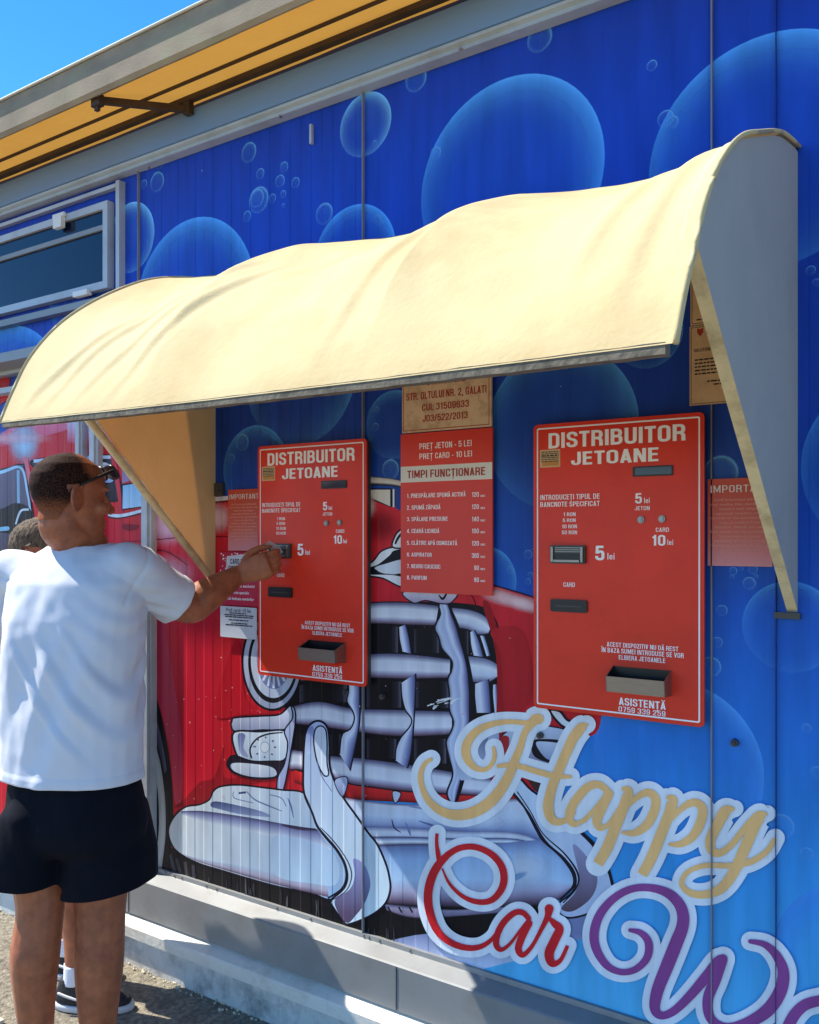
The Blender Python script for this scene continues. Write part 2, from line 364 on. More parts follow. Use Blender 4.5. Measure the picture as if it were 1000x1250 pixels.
# ------------------------------------------------------------------ lettering
# a bold condensed sans drawn from strokes: cap height 1, default stroke .165
_c = lambda *p: ('c', p)
GL = {
 'A': (.50, [[(.075, 0), (.25, 1)], [(.425, 0), (.25, 1)], [(.13, .26), (.37, .26)]]), 'B': (.52, [[(.085, 0), (.085, 1)], [(.085, .918), (.41, .918), (.41, .53), (.085, .53)], [(.085, .53), (.43, .53), (.43, .082), (.085, .082)]]),
 'C': (.51, [[(.425, .66), (.425, .918), (.085, .918), (.085, .082), (.425, .082), (.425, .36)]]), 'D': (.52, [[(.085, 0), (.085, 1)], [(.085, .918), (.43, .918), (.43, .082), (.085, .082)]]),
 'E': (.45, [[(.085, 0), (.085, 1)], [(.085, .918), (.43, .918)], [(.085, .52), (.40, .52)], [(.085, .082), (.43, .082)]]), 'F': (.43, [[(.085, 0), (.085, 1)], [(.085, .918), (.42, .918)], [(.085, .50), (.39, .50)]]),
 'G': (.52, [[(.425, .66), (.425, .918), (.085, .918), (.085, .082), (.425, .082), (.425, .5)], [(.26, .46), (.5, .46)]]), 'H': (.53, [[(.085, 0), (.085, 1)], [(.445, 0), (.445, 1)], [(.085, .52), (.445, .52)]]),
 'I': (.17, [[(.085, 0), (.085, 1)]]), 'J': (.44, [[(.355, 1), (.355, .082), (.07, .082), (.07, .36)]]), 'L': (.42, [[(.085, 0), (.085, 1)], [(.085, .082), (.41, .082)]]),
 'M': (.66, [[(.085, 0), (.085, 1)], [(.575, 0), (.575, 1)], [(.10, 1), (.33, .12)], [(.56, 1), (.33, .12)]]), 'N': (.53, [[(.085, 0), (.085, 1)], [(.445, 0), (.445, 1)], [(.11, .98), (.42, .02)]]),
 'O': (.52, [[(.26, .918), (.085, .918), (.085, .082), (.435, .082), (.435, .918), (.26, .918)]]), 'P': (.50, [[(.085, 0), (.085, 1)], [(.085, .918), (.42, .918), (.42, .44), (.085, .44)]]),
 'R': (.52, [[(.085, 0), (.085, 1)], [(.085, .918), (.42, .918), (.42, .49), (.085, .49)], [(.24, .49), (.42, .46), (.43, 0)]]), 'S': (.50, [[(.42, .70), (.42, .918), (.085, .918), (.085, .56), (.42, .46), (.42, .082), (.075, .082), (.075, .32)]]),
 'T': (.46, [[(.23, 0), (.23, 1)], [(0, .918), (.46, .918)]]), 'U': (.52, [[(.085, 1), (.085, .082), (.435, .082), (.435, 1)]]), 'V': (.48, [[(.07, 1), (.24, 0)], [(.41, 1), (.24, 0)]]), 'Z': (.46, [[(.03, .918), (.43, .918)], [(.39, .9), (.08, .1)], [(.03, .082), (.44, .082)]]),
 '0': (.52, [[(.26, .918), (.085, .918), (.085, .082), (.435, .082), (.435, .918), (.26, .918)]]), '1': (.36, [[(.24, 0), (.24, 1)], [(.26, .86), (.06, .74)]]), '2': (.5, [[(.085, .66), (.085, .918), (.42, .918), (.42, .56), (.085, .2), (.085, .06)], [(.02, .082), (.46, .082)]]),
 '3': (.5, [[(.08, .7), (.08, .918), (.42, .918), (.42, .53), (.2, .53)], [(.2, .53), (.42, .53), (.42, .082), (.08, .082), (.08, .30)]]), '4': (.5, [[(.35, 0), (.35, 1)], [(.33, .94), (.06, .28)], [(0, .26), (.48, .26)]]),
 '5': (.5, [[(.45, .918), (.12, .918)], [(.12, .98), (.10, .46)], [(.10, .50), (.2, .60), (.42, .60), (.42, .082), (.08, .082), (.08, .30)]]), '6': (.5, [[(.42, .70), (.42, .918), (.085, .918), (.085, .082), (.42, .082), (.42, .57), (.085, .57)]]), '7': (.47, [[(.02, .918), (.44, .918)], [(.41, .9), (.19, 0)]]),
 '8': (.5, [[(.25, .918), (.10, .918), (.10, .54), (.40, .54), (.40, .918), (.25, .918)], [(.25, .54), (.08, .54), (.08, .082), (.42, .082), (.42, .54), (.25, .54)]]), '9': (.5, [[(.08, .30), (.08, .082), (.415, .082), (.415, .918), (.08, .918), (.08, .43), (.415, .43)]]),
 '-': (.3, [[(.03, .38), (.27, .38)]]), '.': (.2, [[(.1, 0), (.1, .17)]]), ',': (.2, [[(.1, .16), (.07, -.16)]]), ':': (.2, [[(.1, 0), (.1, .17)], [(.1, .52), (.1, .69)]]), '/': (.36, [[(.04, -.02), (.32, 1)]]), ' ': (.17, []),
 'l': (.16, [[(.08, 0), (.08, 1)]]), 'i': (.16, [[(.08, 0), (.08, .72)], [(.08, .82), (.08, 1)]]), 'e': (.46, [[(.085, .37), (.375, .37)], [(.375, .33), (.375, .64), (.085, .64), (.085, .08), (.375, .08), (.375, .24)]]), 's': (.43, [[(.35, .5), (.35, .64), (.08, .64), (.08, .42), (.35, .32), (.35, .08), (.07, .08), (.07, .22)]]), 'c': (.44, [[(.36, .46), (.36, .64), (.085, .64), (.085, .08), (.36, .08), (.36, .26)]]),
}
GL['Ă'] = (.50, GL['A'][1]+[[(.10, 1.24), (.13, 1.11), (.37, 1.11), (.40, 1.24)]]); GL['Î'] = (.17, GL['I'][1]+[[(-.06, 1.08), (.085, 1.26)], [(.23, 1.08), (.085, 1.26)]]); GL['Ț'] = (.46, GL['T'][1]+[[(.24, -.09), (.20, -.33)]])
def rpoly(p, r=.15):
    o = [p[0]]
    for a, b, c in zip(p, p[1:], p[2:]):
        A, B, C_ = Vector(a), Vector(b), Vector(c); r1 = min(r, (A-B).length*.49 if a is not p[0] else (A-B).length*.95); r2 = min(r, (C_-B).length*.49 if c is not p[-1] else (C_-B).length*.95)
        s1 = B+(A-B).normalized()*r1; s2 = B+(C_-B).normalized()*r2
        for k in range(6):
            t = k/5; q = s1*(1-t)**2+B*2*t*(1-t)+s2*t*t; o.append((q.x, q.y))
    o.append(p[-1]); return o
def caps(bm, body, x0, x1, zb, zt, y, th=.165):
    adv = 0; gap = .075
    for ch in body: adv += GL[ch][0]+gap
    kx = (x1-x0)/(adv-gap); kz = zt-zb; pen = 0; lay = 0
    for ch in body:
        w_, strokes = GL[ch]; lay = 0
        for st in strokes:
            acc = st[0][1] > 1.02 or st[0][1] < -.05
            q = rpoly(st, .17 if not acc else .08) if len(st) > 2 else st
            t = th*(.62 if acc else 1)/2; yy = y-lay*.00002; lay += 1; L_ = []
            N = len(q)
            for i in range(N):
                a = q[max(0, i-1)]; b = q[min(N-1, i+1)]; dx, dy = b[0]-a[0], b[1]-a[1]; l = math.hypot(dx, dy) or 1; dx /= l; dy /= l
                # slanted ends are cut level
                ex = 0
                L_.append([bm.verts.new((x0+(pen+px_)*kx, yy, zb+py_*kz)) for px_, py_ in ((q[i][0]-dy*t, q[i][1]+dx*t), (q[i][0]+dy*t, q[i][1]-dx*t))])
            for a, b in zip(L_, L_[1:]):
                f = bm.faces.new((a[0], a[1], b[1], b[0])); f.normal_update()
                if f.normal.y > 0: f.normal_flip()
        pen += w_+gap
def text_mesh(body, x0, x1, zb, zt, y, bold=.0, bm=None, align='FIT', ext=.0004):
    cu = bpy.data.curves.new('t', 'FONT'); cu.body = body; cu.size = 1; cu.offset = bold; cu.resolution_u = 3
    to = bpy.data.objects.new('t', cu); COL.objects.link(to)
    dg = bpy.context.evaluated_depsgraph_get(); me = bpy.data.meshes.new_from_object(to.evaluated_get(dg))
    bpy.data.objects.remove(to)
    xs = [v.co.x for v in me.vertices]
    if not xs: return
    a, b = min(xs), max(xs)
    CAPH = .729 if bold == 0 else .729
    # cap height measured on a plain letter
    kx = (x1-x0)/(b-a); kz = (zt-zb)/CAP[0]
    base = len(bm.verts); vs = [bm.verts.new((x0+(v.co.x-a)*kx, y, zb+v.co.y*kz)) for v in me.vertices]
    for p in me.polygons:
        try:
            f = bm.faces.new([vs[i] for i in p.vertices])
            f.normal_update()
            if f.normal.y > 0: f.normal_flip()
        except ValueError: pass
    bpy.data.meshes.remove(me)
CAP = [.7]
def measure():
    cu = bpy.data.curves.new('t', 'FONT'); cu.body = 'E'; cu.size = 1
    to = bpy.data.objects.new('t', cu); COL.objects.link(to)
    me = bpy.data.meshes.new_from_object(to.evaluated_get(bpy.context.evaluated_depsgraph_get()))
    CAP[0] = max(v.co.y for v in me.vertices); bpy.data.objects.remove(to)
measure()
def ptext(bm, body, x0, x1, yt, yb, y, bold=.028):
    """lettering fitted to a place on the photo: left edge x0, right edge x1, cap top / baseline at the left edge"""
    a = W(x0, yt, y); b = W(x0, yb, y); c = W(x1, yb, y)
    if all(ch in GL for ch in body): caps(bm, body, a.x, c.x, b.z, a.z, y, (.112 if b.z > a.z-.018 else .125)+bold*1.35 if False else .095+bold*1.9 if a.z-b.z > .018 else .10+bold*.9)
    else: text_mesh(body, a.x, c.x, b.z, a.z, y, bold, bm)
def pline(m, parent, *args, name='lettering'):
    bm = bmesh.new(); ptext(bm, *args); return objtext(name, bm, m, parent)
def objtext(name, bm, m, parent):
    me = bpy.data.meshes.new(name); bm.to_mesh(me); bm.free(); return link(name, me, m, parent)
def greek(bm, x0, x1, zc, h, y, words=5):
    """a line of print too small to read: word-long marks"""
    x = x0
    while x < x1:
        wl_ = (x1-x0)/words*random.uniform(.5, 1.2); e = min(x1, x+wl_)
        v = [bm.verts.new(p) for p in ((x, y, zc-h/2), (e, y, zc-h/2), (e, y, zc+h/2), (x, y, zc+h/2))]
        bm.faces.new(v); x = e+h*.55

# ================================================================== GROUND
bm = bmesh.new()
s_ = 400; v = [bm.verts.new(p) for p in ((-s_, -s_, 0), (s_, -s_, 0), (s_, s_, 0), (-s_, s_, 0))]; bm.faces.new(v)
tag(obj('ground', bm, M['asphalt']), None, None, kind='structure')
bm = bmesh.new(); g = G(8, 1243)
box(bm, (g.x-1.6, g.y-.75, -.02), (g.x+.02, g.y-.02, .012)); tag(obj('pavement', bm, M['slab'], bevel=.004), None, None, kind='structure')
bm = bmesh.new()
for i in range(900):
    x = random.uniform(-2.6, 2.2); d = abs(random.gauss(0, .022)); r = random.uniform(.002, .0075)
    mtx = Matrix.Translation((x, -.07-d, r*.5)) @ Matrix.Rotation(random.uniform(0, 6), 4, Vector((random.random(), random.random(), 1)).normalized()) @ Matrix.Diagonal((1, random.uniform(.6, 1), random.uniform(.5, .9), 1))
    bmesh.ops.create_icosphere(bm, subdivisions=1, radius=r, matrix=mtx)
tag(obj('gravel', bm, M['pebble']), 'pale crumbs of grit strewn along the foot of the painted plinth', 'gravel', kind='stuff')

# ================================================================== BUILDING
XL, XR = -6.0, 3.0
bld = empty('car_wash_building', (0, .05, 0), 'blue car wash wall printed with soap bubbles, a red vintage car and big script lettering', 'building')
bm = bmesh.new(); box(bm, (XL, .0, .26), (XR, .10, 3.1)); obj('wall_panel', bm, M['wallback'], bld)
# backdrop print: blue that pales towards the ground, awning shade painted in as a navy band
P = Paint()
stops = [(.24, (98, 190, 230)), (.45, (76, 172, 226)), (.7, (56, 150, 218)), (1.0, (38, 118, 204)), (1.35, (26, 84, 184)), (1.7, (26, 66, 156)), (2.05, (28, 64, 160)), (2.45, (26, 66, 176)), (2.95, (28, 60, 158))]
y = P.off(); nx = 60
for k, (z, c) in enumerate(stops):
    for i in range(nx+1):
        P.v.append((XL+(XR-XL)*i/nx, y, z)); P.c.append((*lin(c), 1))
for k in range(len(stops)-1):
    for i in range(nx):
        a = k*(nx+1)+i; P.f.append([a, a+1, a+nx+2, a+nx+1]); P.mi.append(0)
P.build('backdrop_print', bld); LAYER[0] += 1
# bubbles
for a in [((514, 250), (640, 90), (739, 185)), ((792, 212), (870, 75), (1000, 35)), ((172, 340), (240, 265), (310, 330)), ((387, 300), (437, 249), (482, 285)),
          ((306, 500), (425, 495), (345, 542)), ((274, 562), (311, 519), (352, 560)), ((448, 512), (486, 476), (474, 560)), ((601, 490), (780, 500), (648, 617)),
          ((833, 390), (790, 450), (757, 436)), ((602, 668), (629, 696), (630, 718)), ((906, 759), (975, 821), (939, 714)), ((910, 880), (933, 935), (725, 905)), ((58, 418), (19, 397), (-20, 418)), ((61, 369), (70, 405), (130, 380)),
          ((948, 1190), (960, 1110), (1010, 1080)), ((1000, 505), (978, 560), (985, 610))]:
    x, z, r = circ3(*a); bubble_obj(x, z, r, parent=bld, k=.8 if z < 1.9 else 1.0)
for px, py, ry in [(446, 152, 39), (659, 47, 17.5), (508, 97, 16), (796, 80, 7), (813, 145, 11), (821, 149, 8), (160, 290, 43), (192, 222, 13), (304, 186, 13), (318, 212, 7), (316, 244, 17), (314, 242, 12), (347, 204, 7),
                   (342, 221, 8), (361, 223, 7), (333, 242, 6), (346, 237, 5), (346, 251, 3), (302, 264, 7), (396, 261, 14), (176, 225, 6), (195, 201, 6), (532, 187, 8), (457, 175, 4), (461, 268, 6), (467, 274, 4), (477, 573, 13), (296, 540, 11), (283, 560, 6),
                   (623, 696, 5), (895.5, 697, 5), (905, 694, 3), (919.5, 695, 6), (923, 704, 3), (915, 712, 8), (894, 704, 3), (881.6, 745, 7), (876, 784, 7), (868, 814, 13), (985, 889, 6), (998, 943, 8), (986, 1042, 8), (955, 1008, 15),
                   (645, 677, 6), (648, 702, 4), (645, 710, 4), (460, 500, 4), (459, 521, 5), (990, 330, 6), (997, 345, 5), (880, 577, 22)]:
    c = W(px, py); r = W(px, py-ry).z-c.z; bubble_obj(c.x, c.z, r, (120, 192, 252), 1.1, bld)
LAYER[0] += 3

# ---- the printed car
T = Paint()
RED = (200, 36, 44)
T.poly([(-260, 545), (0, 538), (60, 522), (120, 512), (170, 520), (230, 560), (262, 606), (360, 596), (448, 606), (470, 612), (492, 626), (530, 668), (568, 700), (602, 714), (650, 728), (700, 748), (728, 800), (735, 850), (728, 895), (690, 905), (640, 975), (510, 980), (430, 970), (340, 975), (210, 1010), (206, 1095), (120, 1085), (-260, 1010)], (206, 40, 52), (190, 28, 40), (0, 560), (0, 1000), n=6)
T.poly([(-260, 600), (180, 640), (262, 690), (262, 1090), (-260, 1010)], (204, 30, 56), (196, 26, 42), (0, 620), (0, 900), smooth=False)
# black ground under the car
T.poly([(183, 1070), (204, 1035), (240, 1050), (300, 1064), (400, 1085), (470, 1100), (560, 1110), (660, 1100), (668, 1120), (600, 1150), (560, 1160), (500, 1150), (460, 1160), (400, 1150), (330, 1125), (260, 1100), (190, 1082)], (26, 24, 28), n=6)
T.poly([(300, 1112), (400, 1148), (520, 1140), (600, 1142), (660, 1118), (720, 1112), (735, 1130), (700, 1150), (620, 1175), (560, 1186), (480, 1178), (400, 1160)], (120, 130, 170), (196, 208, 232), (0, 1140), (0, 1180), n=6)
T.poly([(380, 1110), (470, 1104), (590, 1090), (630, 1100), (625, 1128), (575, 1146), (520, 1140), (440, 1150)], (20, 20, 24), n=6)
T.strip([(470, 1103), (515, 1107), (560, 1110), (640, 1104)], [(472, 1111), (500, 1120), (540, 1120), (640, 1112)], [(0, (30, 26, 36)), (.2, (150, 140, 165)), (.8, (120, 112, 140)), (1, (24, 22, 30))])
for k in range(5): T.stroke([(474+k*13, 1107, 2), (478+k*13, 1114, 2)], (24, 22, 30))
# left wheel seen side on
T.poly([(170, 790), (184, 830), (198, 875), (208, 930), (212, 985), (210, 1030), (200, 1075), (150, 1072), (150, 900)], (24, 22, 28))
T.strip([(178, 845), (192, 880), (200, 915), (204, 940)], [(178, 870), (188, 895), (196, 922), (201, 945)], [(0, (90, 90, 112)), (1, (60, 58, 76))])
T.strip([(178, 880), (194, 920), (202, 970), (203, 1020), (197, 1069)], [(178, 905), (188, 940), (193, 975), (193, 1020), (185, 1066)], [(0, (150, 156, 160)), (.5, (186, 196, 200)), (1, (168, 178, 184))], line=1.4)
T.poly([(150, 900), (178, 906), (186, 945), (191, 985), (191, 1020), (183, 1064), (150, 1060)], (60, 30, 44))
T.poly([(160, 690), (190, 700), (206, 790), (222, 900), (222, 975), (214, 978), (208, 920), (195, 860), (172, 800)], (178, 40, 78), (206, 60, 80), (160, 700), (222, 970))
T.poly([(213, 985), (226, 975), (244, 955), (262, 948), (274, 910), (274, 948), (300, 948), (320, 955), (290, 960), (262, 966), (250, 978), (226, 984)], (150, 20, 34))
for a, b in (((208, 1043), (214, 1066)), ((216, 1048), (222, 1072)), ((226, 1052), (230, 1076)), ((236, 1056), (238, 1080))): T.stroke([(a[0], a[1], 3.4), (b[0], b[1], 4)], (66, 64, 74))
# grille: black openings and chrome bars
T.poly([(356, 800), (400, 740), (446, 735), (560, 736), (600, 748), (612, 790), (612, 900), (600, 952), (540, 962), (430, 940), (354, 935)], (18, 17, 22), n=6)
for x0, x1, ya, yb in ((448, 486, 765, 797), (506, 536, 768, 797), (448, 490, 832, 864), (508, 548, 832, 864), (448, 484, 902, 926), (506, 545, 902, 932), (366, 424, 836, 857), (404, 416, 896, 922), (556, 572, 770, 800)):
    T.strip([(x0, ya), (x0, yb)], [(x1, ya), (x1, yb)], [(0, (64, 62, 76)), (.12, (24, 23, 28)), (.7, (16, 15, 20)), (.9, (40, 38, 48)), (1, (92, 88, 104))], n=2, smooth=False)
CH = [(0, (78, 76, 104)), (.1, (112, 112, 142)), (.3, (206, 212, 226)), (.66, (214, 220, 232)), (.8, (160, 158, 186)), (.92, (112, 92, 112)), (1, (70, 56, 74))]
CH2 = [(0, (88, 88, 118)), (.18, (150, 156, 184)), (.36, (214, 222, 234)), (.7, (190, 202, 224)), (.88, (128, 130, 160)), (1, (66, 64, 84))]
T.strip([(360, 745), (448, 736), (496, 735), (536, 739)], [(360, 770), (448, 762), (496, 763), (532, 764)], CH, line=1.6)
T.strip([(552, 741), (575, 744), (593, 752), (600, 764)], [(558, 767), (571, 769), (584, 775), (596, 774)], CH2, line=2)
T.strip([(360, 805), (448, 798), (496, 798), (550, 804)], [(360, 832), (448, 828), (496, 829), (549, 828)], CH, line=1.6)
T.strip([(571, 800), (593, 803), (608, 811), (611, 823)], [(573, 832), (584, 834), (598, 833), (609, 826)], CH2, line=2)
T.strip([(356, 862), (390, 856), (430, 864), (488, 866), (552, 868)], [(358, 884), (390, 887), (430, 893), (488, 899), (552, 897)], CH, line=1.6)
T.strip([(354, 914), (372, 917), (404, 922), (448, 926), (506, 934), (600, 950)], [(354, 940), (372, 941), (424, 956), (448, 960), (508, 967), (600, 972)], CH, line=1.6)
T.strip([(360, 940), (424, 957), (508, 968), (600, 972)], [(360, 955), (424, 974), (508, 980), (600, 984)], [(0, (214, 42, 44)), (.6, (190, 34, 38)), (1, (90, 22, 24))])
def slat(L, R, line=1.8):
    T.strip(L, R, [(0, (196, 206, 228)), (.35, (214, 222, 238)), (.62, (150, 162, 204)), (.85, (104, 110, 156)), (1, (70, 70, 100))], n=30, line=line)
slat([(487, 766), (488, 780), (491, 795)], [(496, 762), (500, 778), (503, 798)])
slat([(490, 834), (491, 850), (495, 866), (503, 878), (500, 888), (490, 900), (484, 914), (483, 928)], [(508, 822), (508, 840), (507, 860), (506, 878), (505, 892), (504, 905), (502, 922), (498, 938)])
slat([(425, 822), (426, 844), (424, 856), (431, 868), (433, 878), (428, 890), (418, 897), (415, 920)], [(440, 822), (440, 845), (440, 860), (440, 873), (439, 886), (436, 904), (432, 922), (428, 941)])
slat([(574, 772), (575, 786), (578, 800)], [(580, 769), (586, 784), (591, 802)], 1.4); slat([(586, 776), (590, 788), (594, 801)], [(592, 776), (596, 788), (599, 800)], 1.2)
slat([(580, 835), (580, 850), (582, 870)], [(597, 829), (599, 850), (600, 870)], 1.4); slat([(602, 836), (602, 850), (604, 870)], [(607, 835), (608, 850), (609, 870)], 1.2)
T.poly([(590, 738), (600, 742), (614, 800), (616, 880), (608, 960), (600, 955), (606, 880), (606, 800)], (150, 20, 30), (180, 26, 34))
T.strip([(538, 732), (536, 741), (538, 750), (531, 766), (536, 778), (540, 792), (552, 807), (551, 820), (547, 829), (549, 846), (549, 866), (554, 881), (551, 893), (545, 906), (549, 926), (553, 946), (546, 968), (552, 982)],
        [(540, 731), (547, 736), (552, 750), (557, 762), (561, 776), (565, 790), (569, 804), (572, 820), (573, 832), (574, 846), (574, 862), (574, 878), (573, 894), (571, 910), (569, 926), (566, 942), (561, 962), (556, 980)],
        [(0, (120, 126, 160)), (.18, (190, 202, 226)), (.45, (166, 180, 216)), (.62, (204, 214, 236)), (.85, (120, 126, 176)), (1, (52, 50, 80))], n=60, line=2.2)
T.stroke([(549, 740, 3), (560, 768, 4.5), (572, 812, 5), (577, 850, 5), (575, 900, 5), (566, 950, 4), (558, 978, 3)], (20, 18, 26))
# scratches in the print
for i in range(16):
    x = 522+random.random()*34; yy = 864-(x-522)*.3+random.uniform(-5, 5); T.stroke([(x, yy, random.uniform(1, 3)), (x+random.uniform(4, 12), yy-random.uniform(1, 4), .8)], (222, 226, 230))
T.stroke([(624, 843, .8), (630, 838, 2), (638, 835, .8)], (226, 190, 190))
# badge above the grille, bonnet ornament
T.poly([(494, 722), (555, 722), (552, 735), (540, 737), (520, 733), (505, 736)], (214, 214, 226), (160, 140, 170), line=1.6)
T.stroke([(536, 726, 1), (541, 731, 3), (546, 724, 2)], (24, 20, 30))
T.stroke([(574, 724, 1), (580, 734, 1.4), (582, 746, 1)], (80, 10, 16))
T.poly([(448, 692), (457, 684), (466, 673), (480, 668), (500, 668), (520, 690), (500, 712), (489, 716), (468, 706), (448, 702)], (222, 226, 232), line=2)
T.poly([(448, 694), (462, 689), (476, 678), (482, 672), (500, 670), (506, 680), (490, 684), (466, 690), (460, 695), (470, 700), (490, 700), (506, 702), (506, 708), (480, 702), (448, 701)], (26, 24, 34))
T.poly([(458, 693), (472, 688), (492, 683), (505, 688), (495, 696), (482, 701), (466, 698)], (206, 216, 228))
T.poly([(480, 668), (483, 654), (489, 647), (500, 640), (510, 660), (500, 668)], (224, 226, 232), line=2)
T.stroke([(483, 664, 2.4), (487, 656, 3), (494, 648, 3)], (26, 24, 34))
# windscreen, chrome roof strip
T.strip([(335, 584), (400, 577), (448, 581), (492, 587), (540, 606)], [(335, 596), (400, 589), (448, 592), (492, 596), (540, 618)], [(0, (30, 28, 40)), (.16, (190, 182, 176)), (.6, (214, 208, 202)), (.85, (60, 54, 60)), (1, (30, 26, 30))])
T.poly([(400, 600), (448, 597), (478, 597), (478, 619), (459, 611), (448, 607), (400, 604)], (214, 206, 196), smooth=False, line=1.8)
T.stroke([(478.5, 597, 3.2), (478.5, 618, 3.2)], (26, 24, 34)); T.stroke([(481, 597, 2), (481, 619, 2)], (226, 226, 226))
T.poly([(483, 598), (500, 598), (500, 630), (483, 620)], (44, 66, 140), smooth=False)
T.blob(448, 618, 14, 20, (240, 214, 208), .9); T.blob(466, 642, 26, 24, (120, 12, 20), .55)
T.stroke([(451, 662, 2), (451, 682, 2)], (220, 90, 90))
T.blob(610, 728, 30, 12, (240, 200, 206), .75, .3); T.blob(640, 737, 40, 11, (246, 214, 220), .85, .28)
T.stroke([(602, 714, 1.6), (626, 721, 1.8), (652, 729, 1.8)], (20, 20, 50))
T.poly([(600, 770), (640, 772), (650, 850), (618, 868), (612, 800)], (176, 30, 40))
# left front: chrome trim band, shoulder highlight
T.stroke([(256, 610, 5), (300, 606, 5)], (216, 214, 218)); T.stroke([(256, 614, 1.4), (300, 610, 1.4)], (30, 24, 34)); T.blob(266, 632, 20, 22, (240, 206, 214), .8)
T.stroke([(262, 655, 1), (285, 655, 1)], (90, 10, 24))
# round headlamp
def ell(cx, cy, rx, ry, col, col2=None): T.poly([(cx+rx*math.cos(k*math.pi/8), cy+ry*math.sin(k*math.pi/8)) for k in range(16)], col, col2)
T.poly([(290, 780), (300, 850), (320, 862), (345, 870), (300, 872), (262, 870)], (186, 24, 38))
ell(333, 808, 37.5, 60, (22, 20, 28)); ell(333, 808, 35, 57, (196, 204, 218), (150, 160, 186)); ell(334, 808, 30.5, 50, (26, 24, 32)); ell(334.5, 807, 27.5, 45, (206, 214, 224), (178, 190, 210)); ell(335, 804, 21, 37, (150, 164, 200), (110, 122, 170))
for k in range(7):
    a = .5+k*.36; T.stroke([(335+5*math.cos(a), 804+9*math.sin(a), 1.6), (335+20*math.cos(a), 804+36*math.sin(a), 3)], (216, 224, 236))
# marker lamp under it
T.poly([(284, 880), (288, 876), (320, 874), (342, 872), (356, 861), (361, 874), (349, 890), (320, 891), (289, 893), (283, 886)], (214, 220, 232), (140, 148, 180), line=2)
T.poly([(286, 894), (318, 893), (348, 892), (352, 910), (347, 928), (320, 930), (300, 929), (289, 920)], (206, 218, 228), (178, 196, 214), line=2.4)
T.poly([(291, 897), (300, 897), (298, 912), (304, 924), (294, 919)], (110, 118, 166), (150, 160, 196))
T.stroke([(308, 926, 2), (306, 914, 2), (314, 902, 2), (328, 896, 2), (346, 894, 1.4)], (26, 24, 40))
ell(324, 912, 6, 7, (150, 160, 186)); ell(324, 912, 5, 6, (206, 218, 226))
for k in range(8):
    a = k*.8; T.stroke([(324+11*math.cos(a), 912+11*math.sin(a), 1.8), (324+14*math.cos(a), 912+13*math.sin(a), 1.8)], (70, 78, 110))
T.poly([(278, 930), (286, 922), (310, 929), (347, 930), (342, 946), (322, 951), (292, 946), (280, 938)], (34, 28, 44), line=1.6)
T.poly([(282, 934), (292, 931), (328, 935), (338, 942), (334, 948), (308, 948), (288, 942)], (206, 216, 226), (176, 186, 206))
T.poly([(356, 861), (361, 868), (361, 884), (356, 916), (352, 940), (346, 965), (339, 964), (340, 948), (348, 932), (352, 908), (348, 892), (358, 876)], (180, 190, 218), (150, 160, 200), line=1.8)
# bumper, left half
T.poly([(206, 1014), (213, 997), (227, 985), (244, 982), (256, 976), (261, 966), (270, 960), (292, 958), (320, 961), (344, 964), (372, 968), (384, 990), (398, 1020), (420, 1046), (428, 1068), (420, 1086), (404, 1098), (380, 1090), (340, 1082), (300, 1071), (270, 1062), (244, 1054), (222, 1043), (211, 1032)], (206, 216, 222), (150, 180, 212), (230, 1000), (410, 1070), line=2.2)
T.strip([(224, 1042.5), (244, 1052), (300, 1069), (340, 1080), (402, 1095)], [(224, 1042), (244, 1048), (300, 1058), (340, 1066), (400, 1076)], [(0, (96, 70, 92)), (.4, (168, 164, 186)), (1, (172, 192, 214))])
T.strip([(222, 990), (250, 990), (300, 997), (350, 1006), (388, 1012)], [(222, 994), (250, 1003), (300, 1014), (350, 1024), (406, 1038)], [(0, (62, 62, 100)), (.25, (110, 116, 160)), (.6, (150, 162, 194)), (1, (196, 208, 220))])
T.strip([(345, 1006), (366, 1009), (386, 1011)], [(345, 1008), (366, 1013), (388, 1014)], [(0, (44, 40, 66)), (1, (60, 54, 84))])
T.poly([(258, 984), (264, 978), (300, 985), (322, 991), (330, 997), (296, 994), (270, 988)], (60, 74, 120), (130, 146, 184))
T.stroke([(286, 966, 1), (287, 974, 1.2), (310, 980, 1)], (110, 124, 164)); T.stroke([(302, 966, 1), (312, 976, 1.6), (330, 984, 1.6), (345, 990, 1)], (96, 110, 156)); T.stroke([(330, 970, 1), (344, 974, 1.4), (350, 984, 1.2)], (110, 124, 164)); T.stroke([(292, 968, 2.4), (301, 967, 2.4)], (60, 70, 116)); T.stroke([(352, 974, 1), (356, 984, 2.4), (359, 998, .8)], (100, 114, 160))
T.poly([(335, 1021), (350, 1020), (380, 1026), (404, 1038), (415, 1058), (410, 1080), (380, 1078), (340, 1070), (330, 1045)], (164, 188, 216), (178, 204, 226))
